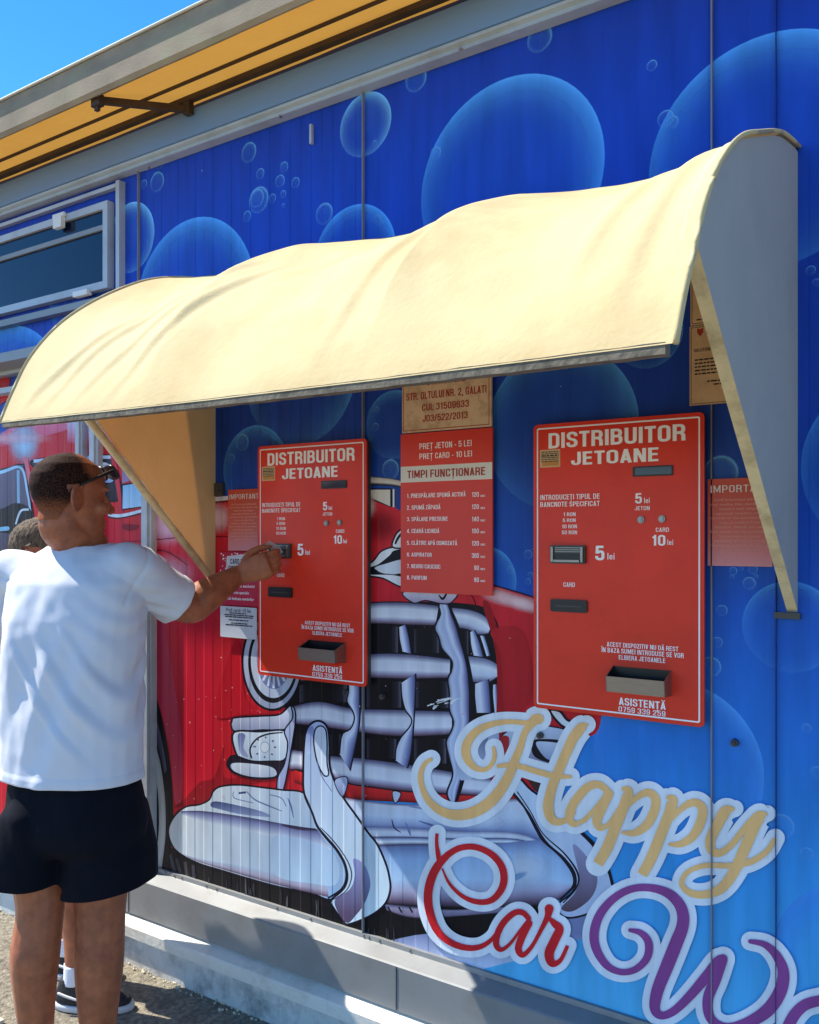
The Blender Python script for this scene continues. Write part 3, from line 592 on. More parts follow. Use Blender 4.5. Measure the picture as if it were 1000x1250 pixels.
# bumper, right half
T.strip([(412, 972), (480, 981), (560, 982), (640, 975), (668, 992)], [(412, 1012), (480, 1012), (560, 1015), (640, 1020), (676, 1034)], [(0, (110, 96, 124)), (.1, (200, 208, 224)), (.5, (196, 212, 232)), (.8, (150, 168, 204)), (1, (92, 104, 156))])
T.strip([(440, 1008), (500, 1010), (560, 1014), (640, 1018), (690, 1050)], [(450, 1036), (500, 1034), (560, 1034), (640, 1034), (700, 1060)], [(0, (96, 104, 150)), (.25, (206, 214, 228)), (.42, (196, 206, 224)), (.5, (60, 64, 110)), (.62, (170, 184, 210)), (.72, (220, 228, 236)), (.86, (64, 66, 100)), (1, (118, 134, 172))])
T.strip([(452, 1034), (520, 1034), (600, 1030), (665, 1026), (690, 1044), (702, 1068)], [(470, 1103), (520, 1106), (580, 1108), (640, 1106), (676, 1102), (698, 1086)], [(0, (110, 128, 172)), (.2, (150, 182, 220)), (.55, (170, 200, 228)), (.75, (168, 168, 196)), (.92, (104, 88, 112)), (1, (30, 24, 34))])
T.stroke([(479, 1000, 1), (482, 1010, 2), (490, 1016, 1)], (50, 56, 100)); T.stroke([(496, 1004, 1), (500, 1014, 3), (502, 1020, 1)], (110, 124, 176)); T.stroke([(512, 1002, 1), (530, 1008, 3), (544, 1014, 1)], (96, 104, 156)); T.stroke([(500, 984, 2), (530, 990, 3), (560, 1004, 2)], (130, 144, 186))
T.blob(640, 1060, 40, 30, (212, 226, 240), .8); T.blob(590, 1000, 40, 16, (214, 226, 240), .7)
T.blob(632, 1070, 16, 5, (120, 160, 206), .8, -.4)
# overrider on the right half
T.poly([(618, 955), (632, 948), (650, 965), (680, 985), (712, 1016), (736, 1046), (748, 1076), (745, 1096), (726, 1112), (694, 1120), (680, 1106), (700, 1088), (703, 1068), (690, 1048), (666, 1026), (646, 992), (628, 970)], (196, 214, 234), (176, 190, 216), line=2.4)
T.poly([(700, 1030), (722, 1052), (730, 1074), (722, 1096), (700, 1112), (686, 1108), (702, 1090), (708, 1070)], (150, 150, 186), (84, 64, 78))
T.stroke([(626, 966, 2.4), (640, 984, 2.4), (656, 1014, 2.4), (664, 1026, 3), (686, 1046, 3), (700, 1066, 3.4), (700, 1082, 3), (684, 1098, 2.4)], (20, 22, 40)); T.stroke([(632, 966, 1.4), (648, 990, 1.4), (664, 1018, 1.4), (690, 1042, 2), (706, 1066, 2.4), (704, 1084, 2), (688, 1102, 1.6)], (20, 22, 40))
T.stroke([(710, 1016, 4), (726, 1032, 5), (742, 1058, 4), (748, 1080, 3)], (16, 18, 34))
# right lamp peeping over the big lettering
T.poly([(612, 900), (640, 885), (690, 890), (712, 905), (690, 940), (640, 938), (616, 925)], (190, 204, 226), (110, 104, 136), line=1.6)
T.poly([(650, 906), (660, 902), (690, 906), (690, 932), (668, 930), (652, 922)], (24, 22, 32)); T.poly([(655, 908), (664, 905), (690, 910), (688, 928), (668, 926)], (190, 204, 224), (130, 144, 180))
T.poly([(640, 935), (668, 948), (662, 968), (650, 960)], (64, 40, 40)); T.poly([(672, 868), (684, 868), (696, 880), (720, 876), (715, 888), (690, 888)], (214, 220, 228), line=3)
T.poly([(598, 878), (606, 872), (610, 905), (604, 935), (594, 930)], (120, 130, 176), (190, 204, 226)); T.poly([(608, 905), (622, 900), (618, 930), (608, 948)], (170, 40, 48)); T.poly([(560, 900), (580, 905), (596, 895), (590, 940), (560, 950)], (100, 100, 140), (180, 196, 220))
# overrider on the left half
GO = [(372, 968), (371, 940), (372, 910), (375, 891), (384, 881), (394, 881), (401, 890), (403, 910), (403, 932), (407, 948), (419, 972), (436, 996), (450, 1016), (461, 1030), (471, 1052), (476, 1070), (477, 1087), (470, 1104), (452, 1118), (426, 1128), (419, 1123), (408, 1108), (405, 1099), (420, 1085), (425, 1070), (421, 1053), (411, 1036), (398, 1021), (388, 1008), (382, 992)]
T.poly(GO, (172, 190, 222), (204, 224, 234), (372, 890), (470, 1090), line=2.6)
T.poly([(375, 896), (382, 886), (386, 900), (384, 915), (376, 920)], (120, 134, 190), (186, 204, 230))
T.poly([(385, 892), (391, 886), (398, 890), (400, 905), (400, 930), (402, 945), (396, 946), (388, 930), (384, 908)], (196, 208, 226), (206, 222, 236), line=1.8)
T.stroke([(388, 930, 1.4), (394, 948, 1), (406, 966, .8)], (90, 104, 150))
T.poly([(409, 1100), (428, 1085), (434, 1067), (432, 1048), (446, 1056), (453, 1078), (447, 1100), (436, 1116), (423, 1126)], (150, 156, 204), (92, 76, 104), (0, 1050), (0, 1115))
T.stroke([(372, 968, 2), (382, 992, 2.4), (388, 1008, 3), (398, 1021, 3.4), (411, 1036, 3.4), (421, 1053, 3.4), (424, 1070, 3.4), (418, 1085, 3), (401, 1096, 2)], (20, 22, 40)); T.stroke([(392, 1010, 1), (404, 1022, 1.4), (417, 1038, 1.4), (427, 1055, 1.4), (430, 1070, 1.4), (424, 1086, 1.2), (408, 1098, 1)], (40, 44, 80))
T.poly([(409, 954), (418, 948), (425, 950), (424, 962), (418, 972)], (176, 192, 222), (120, 134, 176), line=1.2)
T.poly([(480, 966), (490, 968), (486, 978), (482, 979)], (190, 200, 220), line=1.2)
# ---- second printed car, far left
T.poly([(-260, 520), (-20, 500), (12, 470), (0, 455), (-60, 440), (-260, 470)], (196, 30, 38))
T.poly([(10, 524), (60, 516), (84, 514), (84, 524), (40, 536), (0, 545)], (220, 120, 150), (206, 70, 100))
T.blob(30, 540, 22, 30, (180, 214, 244), 1); T.blob(20, 535, 50, 10, (240, 206, 220), .6)
T.poly([(83, 512), (140, 510), (150, 540), (118, 545), (83, 540)], (196, 196, 226), (206, 60, 92), (0, 514), (0, 542), smooth=False)
T.poly([(-200, 640), (-60, 585), (0, 574), (27, 567), (31, 576), (42, 640), (38, 684), (0, 700), (-200, 730)], (110, 100, 124), (64, 52, 66), line=2)
T.stroke([(-60, 590, 3), (0, 577, 4), (26, 571, 3), (34, 600, 2.5), (40, 640, 2.5)], (170, 206, 232)); T.stroke([(23, 574, 3.4), (24, 650, 3.4)], (150, 190, 220))
T.poly([(-60, 640), (0, 622), (20, 614), (38, 622), (42, 650), (0, 650)], (40, 26, 34)); T.stroke([(20, 640, 2), (26, 624, 2.6), (36, 622, 2.6)], (206, 220, 230))
T.stroke([(-60, 652, 5), (10, 645, 5)], (140, 196, 226)); T.stroke([(32, 560, 5), (42, 610, 6)], (222, 110, 130))
T.poly([(41, 562), (90, 558), (136, 556), (141, 562), (149, 604), (134, 612), (90, 606), (48, 575)], (70, 64, 80), (46, 36, 46), line=2); T.stroke([(42, 563, 4), (90, 559, 4), (136, 558, 4)], (190, 210, 232))
T.poly([(122, 566), (134, 566), (140, 585), (134, 590), (124, 586)], (206, 218, 230), (140, 170, 210), line=1.4)
T.stroke([(138, 556, 5), (143, 580, 5), (150, 630, 4)], (206, 50, 70))
T.poly([(150, 592), (176, 588), (196, 616), (150, 622)], (130, 186, 226), (170, 206, 234), smooth=False, line=1.8); T.poly([(150, 555), (160, 565), (168, 584), (150, 590)], (120, 96, 130), (150, 130, 170), smooth=False)
T.stroke([(133, 628, 4), (152, 629, 4), (200, 616, 3)], (206, 220, 232)); T.stroke([(133, 631, 1.4), (150, 632, 1.4), (200, 620, 1.4)], (30, 24, 40))
T.poly([(152, 640), (170, 642), (162, 648), (152, 646)], (130, 16, 40)); T.blob(205, 640, 34, 30, (240, 200, 220), .7); T.blob(205, 700, 40, 26, (236, 190, 206), .6); T.stroke([(150, 662, 1), (200, 658, 1.2), (250, 652, 1)], (110, 14, 34)); T.stroke([(165, 676, 1.4), (200, 672, 1.6), (230, 690, 1)], (110, 14, 34))
rs = random.Random(5)
for i in range(26):
    x = rs.uniform(214, 520); b0 = 1052+(x-214)*.30+rs.uniform(-8, 14)
    if 400 < x < 480: b0 = max(b0, 1132)
    T.stroke([(x, b0, .7), (x+rs.uniform(-1, 1), b0+rs.uniform(6, 20), rs.uniform(.9, 2.2)), (x+rs.uniform(-2, 2), b0+rs.uniform(22, 40), .6)], rs.choice(((60, 58, 64), (92, 90, 94), (52, 50, 58))))
for i in range(64):
    x = rs.uniform(200, 330) if i < 34 else rs.uniform(440, 640); y_ = rs.uniform(800, 980) if i < 34 else rs.uniform(740, 1000); r = rs.uniform(.35, .95)
    T.poly([(x-r, y_), (x, y_-r*rs.uniform(.8, 2.5)), (x+r, y_), (x, y_+r)], (206, 170, 172), smooth=False)
T.build('car_print', bld)
LAYER[0] += 2

# ---- the big script slogan
def z6(L): return [(500+x/4, 840+y/4, w/4) for x, y, w in L]
def z7(L): return [(500+x/4, 1000+y/4, w/4) for x, y, w in L]
def z8(L): return [(700+x*.3, 930+y*.3, w*.3) for x, y, w in L]
HAPPY = [z6([(635, 148, 50), (618, 152, 52), (585, 168, 30), (520, 163, 24), (450, 165, 26), (370, 187, 34), (312, 228, 40), (282, 285, 44), (287, 340, 42), (320, 382, 32), (365, 396, 24), (402, 376, 22), (420, 332, 20), (416, 288, 16)]),
         z6([(604, 168, 40), (568, 215, 32), (548, 280, 34), (522, 345, 40), (500, 402, 46), (470, 462, 50), (428, 522, 54), (370, 575, 56), (300, 608, 54), (225, 616, 50), (155, 594, 42), (98, 545, 34), (67, 480, 28), (60, 420, 26), (80, 368, 22), (110, 345, 18)]),
         z6([(440, 378, 20), (500, 372, 26), (560, 384, 28), (640, 408, 30), (715, 426, 28), (790, 430, 18)]),
         z6([(868, 176, 18), (846, 188, 46), (805, 240, 50), (772, 310, 48), (738, 390, 48), (712, 450, 46), (690, 520, 48), (682, 580, 50), (695, 628, 46), (725, 650, 36), (768, 640, 28), (806, 605, 22)]),
         z8([(140, 112, 26), (108, 90, 30), (68, 97, 34), (28, 135, 36), (-4, 185, 36), (-12, 226, 34), (8, 250, 26), (46, 236, 20), (92, 188, 18), (132, 138, 16)]),
         z8([(148, 128, 38), (120, 185, 40), (100, 235, 38), (114, 266, 26), (152, 245, 18), (196, 175, 14)]),
         z8([(200, 106, 10), (226, 116, 40), (214, 165, 42), (180, 250, 44), (142, 345, 44), (104, 412, 42)]),
         z8([(215, 185, 16), (262, 142, 24), (308, 122, 32), (338, 148, 36), (332, 200, 38), (300, 256, 36), (252, 286, 28), (206, 284, 14)]),
         z8([(382, 140, 10), (406, 152, 42), (394, 205, 42), (360, 292, 44), (322, 385, 44), (284, 456, 42)]),
         z8([(398, 236, 16), (442, 188, 24), (492, 162, 32), (528, 184, 36), (522, 240, 38), (490, 298, 36), (442, 330, 28), (396, 332, 14)]),
         z8([(660, 188, 10), (624, 196, 44), (594, 245, 44), (562, 312, 42), (568, 358, 36), (602, 366, 30), (650, 330, 26), (704, 262, 26), (746, 216, 26)]),
         z8([(792, 208, 8), (762, 218, 48), (738, 262, 46), (700, 350, 46), (660, 438, 44), (610, 506, 40), (550, 534, 34), (482, 530, 28), (445, 492, 22), (470, 444, 20), (540, 418, 22), (640, 418, 24), (720, 404, 26), (786, 364, 24), (824, 308, 18)])]
CAR = [z7([(141, 66, 16), (139, 110, 16), (145, 160, 22), (152, 195, 26)]),
       z7([(166, 236, 8), (200, 308, 14), (260, 368, 20), (330, 398, 26), (400, 394, 30), (448, 350, 34), (468, 290, 36), (454, 222, 34), (402, 164, 32), (326, 132, 30), (252, 137, 30), (196, 168, 32)]),
       z7([(196, 168, 32), (146, 222, 40), (112, 290, 42), (97, 370, 42), (107, 452, 40), (142, 538, 36), (202, 594, 32), (280, 622, 30), (352, 618, 26), (410, 580, 20), (442, 530, 16)]),
       z7([(588, 480, 26), (560, 452, 28), (520, 452, 30), (472, 492, 32), (438, 550, 32), (430, 606, 30), (454, 632, 22), (500, 600, 16), (552, 530, 14), (592, 480, 14)]),
       z7([(590, 504, 34), (556, 570, 36), (538, 628, 34), (560, 658, 26), (602, 618, 20), (642, 548, 20), (680, 472, 30), (688, 432, 44)]),
       z7([(688, 478, 16), (715, 505, 34), (738, 532, 42), (712, 592, 46), (688, 650, 46), (702, 698, 36), (742, 684, 22), (778, 612, 18)])]
WASH = [z8([(236, 680, 16), (280, 692, 26), (310, 730, 32), (305, 790, 32), (260, 838, 28), (200, 850, 26), (142, 824, 30), (100, 760, 36), (90, 690, 38), (116, 612, 36), (176, 546, 32), (250, 511, 30), (330, 510, 32), (400, 537, 40), (444, 592, 46), (449, 660, 50), (420, 740, 54), (384, 830, 54), (347, 925, 50), (336, 995, 42), (360, 1026, 32), (410, 1010, 34), (470, 955, 38), (540, 875, 44), (590, 812, 46), (612, 796, 38)]),
        z8([(610, 800, 42), (582, 880, 46), (552, 960, 44), (562, 1036, 38), (620, 1072, 34), (700, 1060, 44), (790, 1008, 54), (844, 930, 54), (858, 850, 46), (830, 782, 36), (782, 738, 26), (724, 725, 18)]),
        z8([(1120, 1010, 36), (1060, 960, 42), (1000, 966, 44), (940, 986, 46), (895, 1035, 48), (872, 1100, 48), (900, 1160, 44), (980, 1150, 36), (1070, 1060, 26), (1120, 1000, 22)]),
        z8([(1130, 1000, 44), (1090, 1090, 46), (1085, 1150, 40), (1130, 1160, 28), (1190, 1090, 20)])]
S = Paint()
slog = empty('slogan_print', (0, -.006, .6), None, None); slog.parent = bld; slog.matrix_parent_inverse = Matrix.Translation(-bld.location)
yw = None
for wd, gr in ((HAPPY, 9.0), (CAR, 8.5), (WASH, 9.0)):
    for st in wd: S.stroke(st, (222, 230, 238), gr)
S.build('white_outline', bld); 
for nm, wd, c in (('happy_lettering', HAPPY, (242, 190, 122)), ('car_lettering', CAR, (206, 36, 44)), ('wash_lettering', WASH, (142, 72, 138))):
    Q = Paint()
    for st in wd: Q.stroke(st, c)
    o = Q.build(nm, bld)
bpy.data.objects.remove(slog)
YD = -(.0006+LAYER[0]*.000008)-.0015                       # in front of all the print
# ---- panel joints, screws
for px, d in ((171, 0), (445, 0), (870, 0)):
    x = W(px, 500).x; bm = bmesh.new(); box(bm, (x-.0014, YD-.0012, .29 if px > 200 else 2.025), (x+.0014, -.0002, 2.84)); obj('panel_joint', bm, M['jointgrey'], bld)
x = W(948, 500).x; bm = bmesh.new(); box(bm, (x-.0005, YD-.0004, .29), (x+.0005, -.0002, 2.84)); obj('panel_joint', bm, M['bluejoint'], bld)
for px, py in ((661, 897), (898, 906), (424, 845), (469, 850)):
    c = W(px, py); bm = bmesh.new(); cyl(bm, (c.x, -.002, c.z), (c.x, YD-.004, c.z), .009, .008); cyl(bm, (c.x, YD-.004, c.z), (c.x, YD-.008, c.z), .0045, .0035)
    obj('screw', bm, M['darkgrey'], bld)
# ---- base: flashing, ledge, plinth
zl = .30
bm = bmesh.new(); prism_x(bm, [(.03, .325), (YD-.001, .325), (YD-.003, .312), (-.062, .296), (-.066, .292), (-.066, .168), (-.055, .164), (.03, .164)], XL, XR); obj('base_flashing', bm, M['flash'], bld, bevel=.001)
for px in (157, 484): 
    x = W(px, 1110, -.066).x; bm = bmesh.new(); box(bm, (x-.0015, -.0675, .17), (x+.0015, -.065, .291)); obj('flashing_joint', bm, M['darkgrey'], bld)
bm = bmesh.new(); prism_x(bm, [(.03, .164), (-.05, .164), (-.098, .146), (-.102, .141), (-.102, .106), (-.095, .101), (.03, .101)], XL, XR); obj('ledge', bm, M['ledge'], bld, bevel=.001)
bm = bmesh.new(); prism_x(bm, [(.03, .101), (-.086, .101), (-.088, -.05), (.03, -.05)], XL, XR); obj('plinth', bm, M['plinth'], bld)
for i in range(12):
    x = random.uniform(-1.3, .1); z = .325; bm = bmesh.new(); cyl(bm, (x, YD-.001, .319), (x, YD-.005, .3185), .004, .003, 8); obj('rivet', bm, M['steel'], bld)
# ---- fascia and rail
YF = -.05
zf0 = W(250, 160, YF).z; zf1 = W(250, 127, YF).z
bm = bmesh.new(); box(bm, (XL, YF, zf0), (XR, .12, zf1)); obj('fascia', bm, M['fascia'], bld, bevel=.003)
zr0 = W(250, 171, YF).z
bm = bmesh.new(); prism_x(bm, [(.0, zf0-.001), (-.044, zf0-.001), (-.044, zf0-.010), (-.03, zf0-.014), (-.03, zr0+.006), (-.038, zr0), (.0, zr0)], XL, XR); obj('fascia_rail', bm, M['alu'], bld)
for px, py, a_, b_ in ((352, 1213, .035, .018), (372, 1222, .03, .012), (245, 1168, .008, .005), (291, 1175, .014, .008), (430, 1240, .02, .012), (205, 1160, .006, .01)):
    c = W(px, py, -.089); rs = random.Random(px); bm = bmesh.new()
    pts = [(c.x+a_*(.5+.7*rs.random())*math.cos(t*.42), c.z+b_*(.5+.7*rs.random())*math.sin(t*.42)) for t in range(15)]
    bm.faces.new([bm.verts.new((x_, -.0885, max(.004, min(.079, z_)))) for x_, z_ in pts]); obj('peeled_paint', bm, M['darkgrey'], bld)
for px, py in ((182, 205), (343, 142), (563, 61)):
    c = W(px, py, -.03); bm = bmesh.new(); cyl(bm, (c.x, -.029, c.z), (c.x, -.036, c.z), .006, .005, 10); obj('screw', bm, M['steel'], bld)
c = W(382, 165); bm = bmesh.new(); box(bm, (c.x-.004, YD-.002, c.z-.03), (c.x+.004, -.001, c.z+.03)); obj('reflection_smear', bm, M['alu'], bld, bevel=.001)  # added pale strip imitating a reflection on the print

# ================================================================== ROOF CANOPY
YG = -.30
zg0 = W(150, 101, YG).z; zg1 = W(150, 54, YG).z; zg2 = W(150, 47, YG).z
can = empty('roof_canopy', (0, YG, zg0), 'yellow translucent roof canopy with mouldy grey front beam above the wall', 'canopy')
bm = bmesh.new(); nx = 90
def canz(y): return zg0+.02+(zf1+.045-zg0-.02)*((y-YG)/(-.02-YG))
XC0, XC1 = -9.0, 4.0
rows = [YG+.015+(.5-YG)*k/10 for k in range(11)]
V = [[bm.verts.new((XC0+(XC1-XC0)*i/nx, yy, canz(yy)+.006*noise.noise((i*.35, yy*3, 0)))) for i in range(nx+1)] for yy in rows]
for k in range(10):
    for i in range(nx): bm.faces.new((V[k][i], V[k][i+1], V[k+1][i+1], V[k+1][i]))
obj('roof_sheet', bm, M['canopy'], can, smooth=True)
bm = bmesh.new(); prism_x(bm, [(YG+.022, zg0+.010), (YG+.004, zg0), (YG-.006, zg0+.012), (YG-.004, zg1), (YG+.022, zg1+.01)], XC0, XC1); obj('front_beam', bm, M['gutter'], can, bevel=.003)
bm = bmesh.new(); prism_x(bm, [(YG+.02, zg1+.0105), (YG-.012, zg1+.0015), (YG-.015, zg1+.004), (YG+.004, zg2+.004), (YG+.02, zg2+.005)], XC0, XC1); obj('beam_lip', bm, M['gutterwhite'], can, bevel=.002)
ys = -.15; bm = bmesh.new(); box(bm, (XC0, ys-.004, canz(ys)-.011), (XC1, ys+.004, canz(ys)-.003)); obj('roof_seam', bm, M['seam'], can)
bm = bmesh.new(); box(bm, (XC0, -.075, canz(-.06)-.022), (XC1, -.052, canz(-.06)-.006)); obj('roof_purlin', bm, M['rust'], can)
# bracket arm under the sheet
a = W(105, 133, YG+.03); b = W(228, 122, -.07)
bm = bmesh.new()
pa = Vector((b.x-.20, YG+.03, canz(YG+.03)-.02)); pb = Vector((b.x, -.06, canz(-.06)-.045))
d = (pb-pa).normalized(); u = d.cross(UP).normalized(); vv = u.cross(d)
A = [bm.verts.new(pa+u*sx*.008+vv*sz*.011) for sx, sz in ((-1, -1), (1, -1), (1, 1), (-1, 1))]; B = [bm.verts.new(pb+u*sx*.008+vv*sz*.011) for sx, sz in ((-1, -1), (1, -1), (1, 1), (-1, 1))]
for i in range(4): bm.faces.new((A[i], A[(i+1) % 4], B[(i+1) % 4], B[i]))
bm.faces.new(A); bm.faces.new(B[::-1])
obj('bracket_arm', bm, M['rust'], can, bevel=.002)
bm = bmesh.new(); box(bm, (pa.x-.02, pa.y-.012, pa.z-.022), (pa.x+.02, pa.y+.010, pa.z+.014)); box(bm, (pa.x-.008, pa.y-.008, pa.z-.036), (pa.x+.008, pa.y+.004, pa.z-.0225)); obj('bracket_clamp', bm, M['rust'], can, bevel=.002)
bm = bmesh.new(); box(bm, (pb.x-.014, pb.y-.014, pb.z-.018), (pb.x+.014, pb.y+.008, pb.z+.04)); obj('bracket_foot', bm, M['rust'], can, bevel=.002)

# ================================================================== AWNING
XA, XB = -.789, 1.034
PLP = [(0, 2.36), (-.12, 2.345), (-.26, 2.305), (-.374, 2.25), (-.50, 2.17), (-.60, 2.085), (-.68, 1.985), (-.73, 1.885), (-.765, 1.80)]
PRP = [(0, 2.362), (-.2, 2.315), (-.40, 2.238), (-.565, 2.166), (-.70, 2.076), (-.79, 1.985), (-.845, 1.905), (-.895, 1.83), (-.937, 1.752)]
def resamp(P, n):
    P = crom(P, 10); L = [0]
    for a, b in zip(P, P[1:]): L.append(L[-1]+math.hypot(a[0]-b[0], a[1]-b[1]))
    out = []; k = 0
    for i in range(n+1):
        t = L[-1]*i/n
        while k < len(L)-2 and L[k+1] < t: k += 1
        u = (t-L[k])/(L[k+1]-L[k]); out.append((P[k][0]+(P[k+1][0]-P[k][0])*u, P[k][1]+(P[k+1][1]-P[k][1])*u))
    return out
NU, NV = 220, 90
rl, rr = resamp(PLP, NV), resamp(PRP, NV)
awn = empty('awning', (.12, 0, 1.76), 'cream curved cloth awning sheltering both token machines', 'awning')
RIBS = (0, .335, .685, 1.0)
def fab(u, k):
    y = rl[k][0]+(rr[k][0]-rl[k][0])*u; z = rl[k][1]+(rr[k][1]-rl[k][1])*u
    k0, k1 = max(0, k-1), min(NV, k+1)
    ty = (rl[k1][0]-rl[k0][0])*(1-u)+(rr[k1][0]-rr[k0][0])*u; tz = (rl[k1][1]-rl[k0][1])*(1-u)+(rr[k1][1]-rr[k0][1])*u
    l = math.hypot(ty, tz); ny, nz = tz/l, -ty/l            # outward
    v = k/NV
    for a, b in zip(RIBS, RIBS[1:]):
        if a <= u <= b: t = (u-a)/(b-a); break
    # taut over the ribs, slack in each bay; the cloth breaks sharply at a rib
    sag = .050*(1-abs(2*t-1)**1.6)*math.sin(math.pi*min(1, v*1.02)**.9)
    x = XA+(XB-XA)*u
    d = -sag
    if u < .685: d -= .020*math.exp((u-.685)/.028)*min(1, (.685-u)/.004)*math.sin(math.pi*min(1, .12+v*.95))
    fold = noise.noise((u*13-v*4.6, v*1.1+u*1.5, 3.1)); fold2 = noise.noise((u*30-v*8.5, v*1.4, 9.7))
    amp = (.35+.65*v)*min(1, (1.0-v)*9+.12)*min(1, u*16+.02, (1-u)*16+.02)
    d += (.008*fold+.003*fold2)*amp*min(1, v*6)
    # long drawn creases up from the front hem
    for (u0, v0, du, dv, am) in ((.10, .99, .17, -.62, .006), (.17, .99, .20, -.55, .0055), (.25, .99, .17, -.50, .006), (.05, .98, .12, -.4, .005), (.62, .98, .055, -.8, .006), (.94, .95, .03, -.6, .006), (.89, .9, .03, -.5, .005)):
        s = (v-v0)/dv
        if 0 <= s <= 1:
            cu = u0+du*s; q = (u-cu)/.011; d += am*math.sin(math.pi*s)*(math.exp(-q*q)-.7*math.exp(-(q-1.7)**2))
    y += ny*d; z += nz*d
    if v > .9: z -= .004*math.sin(math.pi*u)*(v-.9)/.1
    return Vector((x, y, z))
bm = bmesh.new(); GR = [[bm.verts.new(fab(i/NU, k)) for i in range(NU+1)] for k in range(NV+1)]
for k in range(NV):
    for i in range(NU): bm.faces.new((GR[k][i], GR[k][i+1], GR[k+1][i+1], GR[k+1][i]))
# hem turned under at the two ends
obj('cloth_cover', bm, M['awning'], awn, smooth=True)
def ribbon(pts, wy, wz, name, m):
    bm = bmesh.new(); R_ = []
    for p in pts: R_.append([bm.verts.new((p.x, p.y+a, p.z+b)) for a, b in ((-wy, -wz), (wy, -wz), (wy, wz), (-wy, wz))])
    for a, b in zip(R_, R_[1:]):
        for i in range(4): bm.faces.new((a[i], a[(i+1) % 4], b[(i+1) % 4], b[i]))
    bm.faces.new(R_[0]); bm.faces.new(R_[-1][::-1])
    return obj(name, bm, m, awn)
ribbon([fab(.004+.988*i/60, NV)+Vector((0, .012, -.0045+.0015*noise.noise((i*.7, 0, 0)))) for i in range(61)], .011, .0080, 'front_bar', M['bar'])
# piping along both free ends
for u in (0.0, 1.0):
    bm = bmesh.new(); pts = [fab(u, k) for k in range(0, NV+1, 2)]
    for a, b in zip(pts, pts[1:]): cyl(bm, a, b, .0045, .0045, 8)
    bmesh.ops.remove_doubles(bm, verts=bm.verts, dist=.0004); obj('edge_piping', bm, M['awning'], awn, smooth=True)
def curve_rib(u):
    bm = bmesh.new(); pts = [fab(u, k)+Vector((0, .012, -.016)) for k in range(2, NV-2, 3)]
    for a, b in zip(pts, pts[1:]): cyl(bm, a, b, .009, .009, 8)
    obj('awning_rib', bm, M['alu'], awn, smooth=True)
for u in RIBS[1:3]: curve_rib(u)
def side(xi, xo, R, kx, ybase, zbase, name, slots):
    """curved-top side cheek between inner face xi and outer face xo; slots: inner, outer, edge materials"""
    top = [(y, z-.008) for y, z in R[2:kx]]
    prof = [(-.002, zbase), (-.002, R[0][1]-.012)]+top
    bm = bmesh.new()
    a = [bm.verts.new((xi, y, z)) for y, z in prof]; b = [bm.verts.new((xo, y, z)) for y, z in prof]; n = len(prof)
    f1 = bm.faces.new(a); f2 = bm.faces.new(b[::-1]); f1.material_index = 0; f2.material_index = 1
    for i in range(n):
        j = (i+1) % n; bm.faces.new((a[i], a[j], b[j], b[i])).material_index = 2
    return obj(name, bm, slots, awn)
kr = min(range(NV+1), key=lambda k: abs(rr[k][0]+.835)); kl = min(range(NV+1), key=lambda k: abs(rl[k][0]+.655))
side(XB-.026, XB-.004, rr, kr, 0, 1.333, 'side_panel', [M['sidein'], M['sideout'], M['edge']])
side(XA+.004, XA+.006, rl, kl, 0, 1.362, 'side_panel', [M['sidein'], M['sidein'], M['edge']])
# frame tube down the slanted edge of the left cheek
bm = bmesh.new(); p0 = Vector((XA-.006, -.004, 1.355)); p1 = Vector((XA-.006, rl[kl][0], rl[kl][1]-.012)); cyl(bm, p0, p1, .0125, .0125, 12); obj('edge_tube', bm, M['edge'], awn, smooth=True)
c = W(976, 752); bm = bmesh.new(); box(bm, (c.x-.05, -.016, 1.318), (c.x+.004, -.001, 1.332)); obj('wall_bracket', bm, M['darkgrey'], awn, bevel=.002)
c = W(270, 598); bm = bmesh.new(); box(bm, (c.x-.016, YD-.006, c.z-.022), (c.x+.02, -.001, c.z+.022)); cyl(bm, (c.x+.006, YD-.005, c.z), (c.x+.006, YD-.012, c.z), .007, .006); obj('wall_bracket', bm, M['darkgrey'], awn, bevel=.001)

# ================================================================== TOKEN MACHINES (built once at the right-hand place, copied to the left)
YM = -.032
x0, x1 = W(651.5, 520, YM).x, W(860, 502, YM).x; z1 = .5*(W(651, 519.5, YM).z+W(862, 502, YM).z); z0 = W(857, 888, YM).z
mach = empty('token_machine', ((x0+x1)/2, YM, z0), 'red token machine on the right, in full view above the Happy lettering', 'token machine', 'red token machines under the awning')
bm = bmesh.new(); plate(bm, x0+.006, z0+.006, x1-.006, z1-.006, 0, YM+.006); obj('housing', bm, M['darkgrey'], mach)
bm = bmesh.new(); plate(bm, x0, z0, x1, z1, YM+.0055, YM, .012); obj('face_plate', bm, M['red'], mach, bevel=.0012)
yt = YM-.0006
bm = bmesh.new(); i_ = .0095; t_ = .0036; r_ = .004
def ring_rect(bm, x0, z0, x1, z1, t, y, r=.005):
    def rr_(x0, z0, x1, z1, r):
        o = []
        for cx, cz, a0 in ((x1-r, z1-r, 0), (x0+r, z1-r, 90), (x0+r, z0+r, 180), (x1-r, z0+r, 270)):
            for k in range(4): a = math.radians(a0+k*30); o.append(bm.verts.new((cx+r*math.cos(a), y, cz+r*math.sin(a))))
        return o
    A = rr_(x0, z0, x1, z1, r); B = rr_(x0+t, z0+t, x1-t, z1-t, max(.0005, r-t*.5))
    for i in range(len(A)):
        j = (i+1) % len(A); bm.faces.new((A[i], A[j], B[j], B[i]))
ring_rect(bm, x0+i_, z0+i_, x1-i_, z1-i_, t_, yt)
objtext('border_line', bm, M['white'], mach)
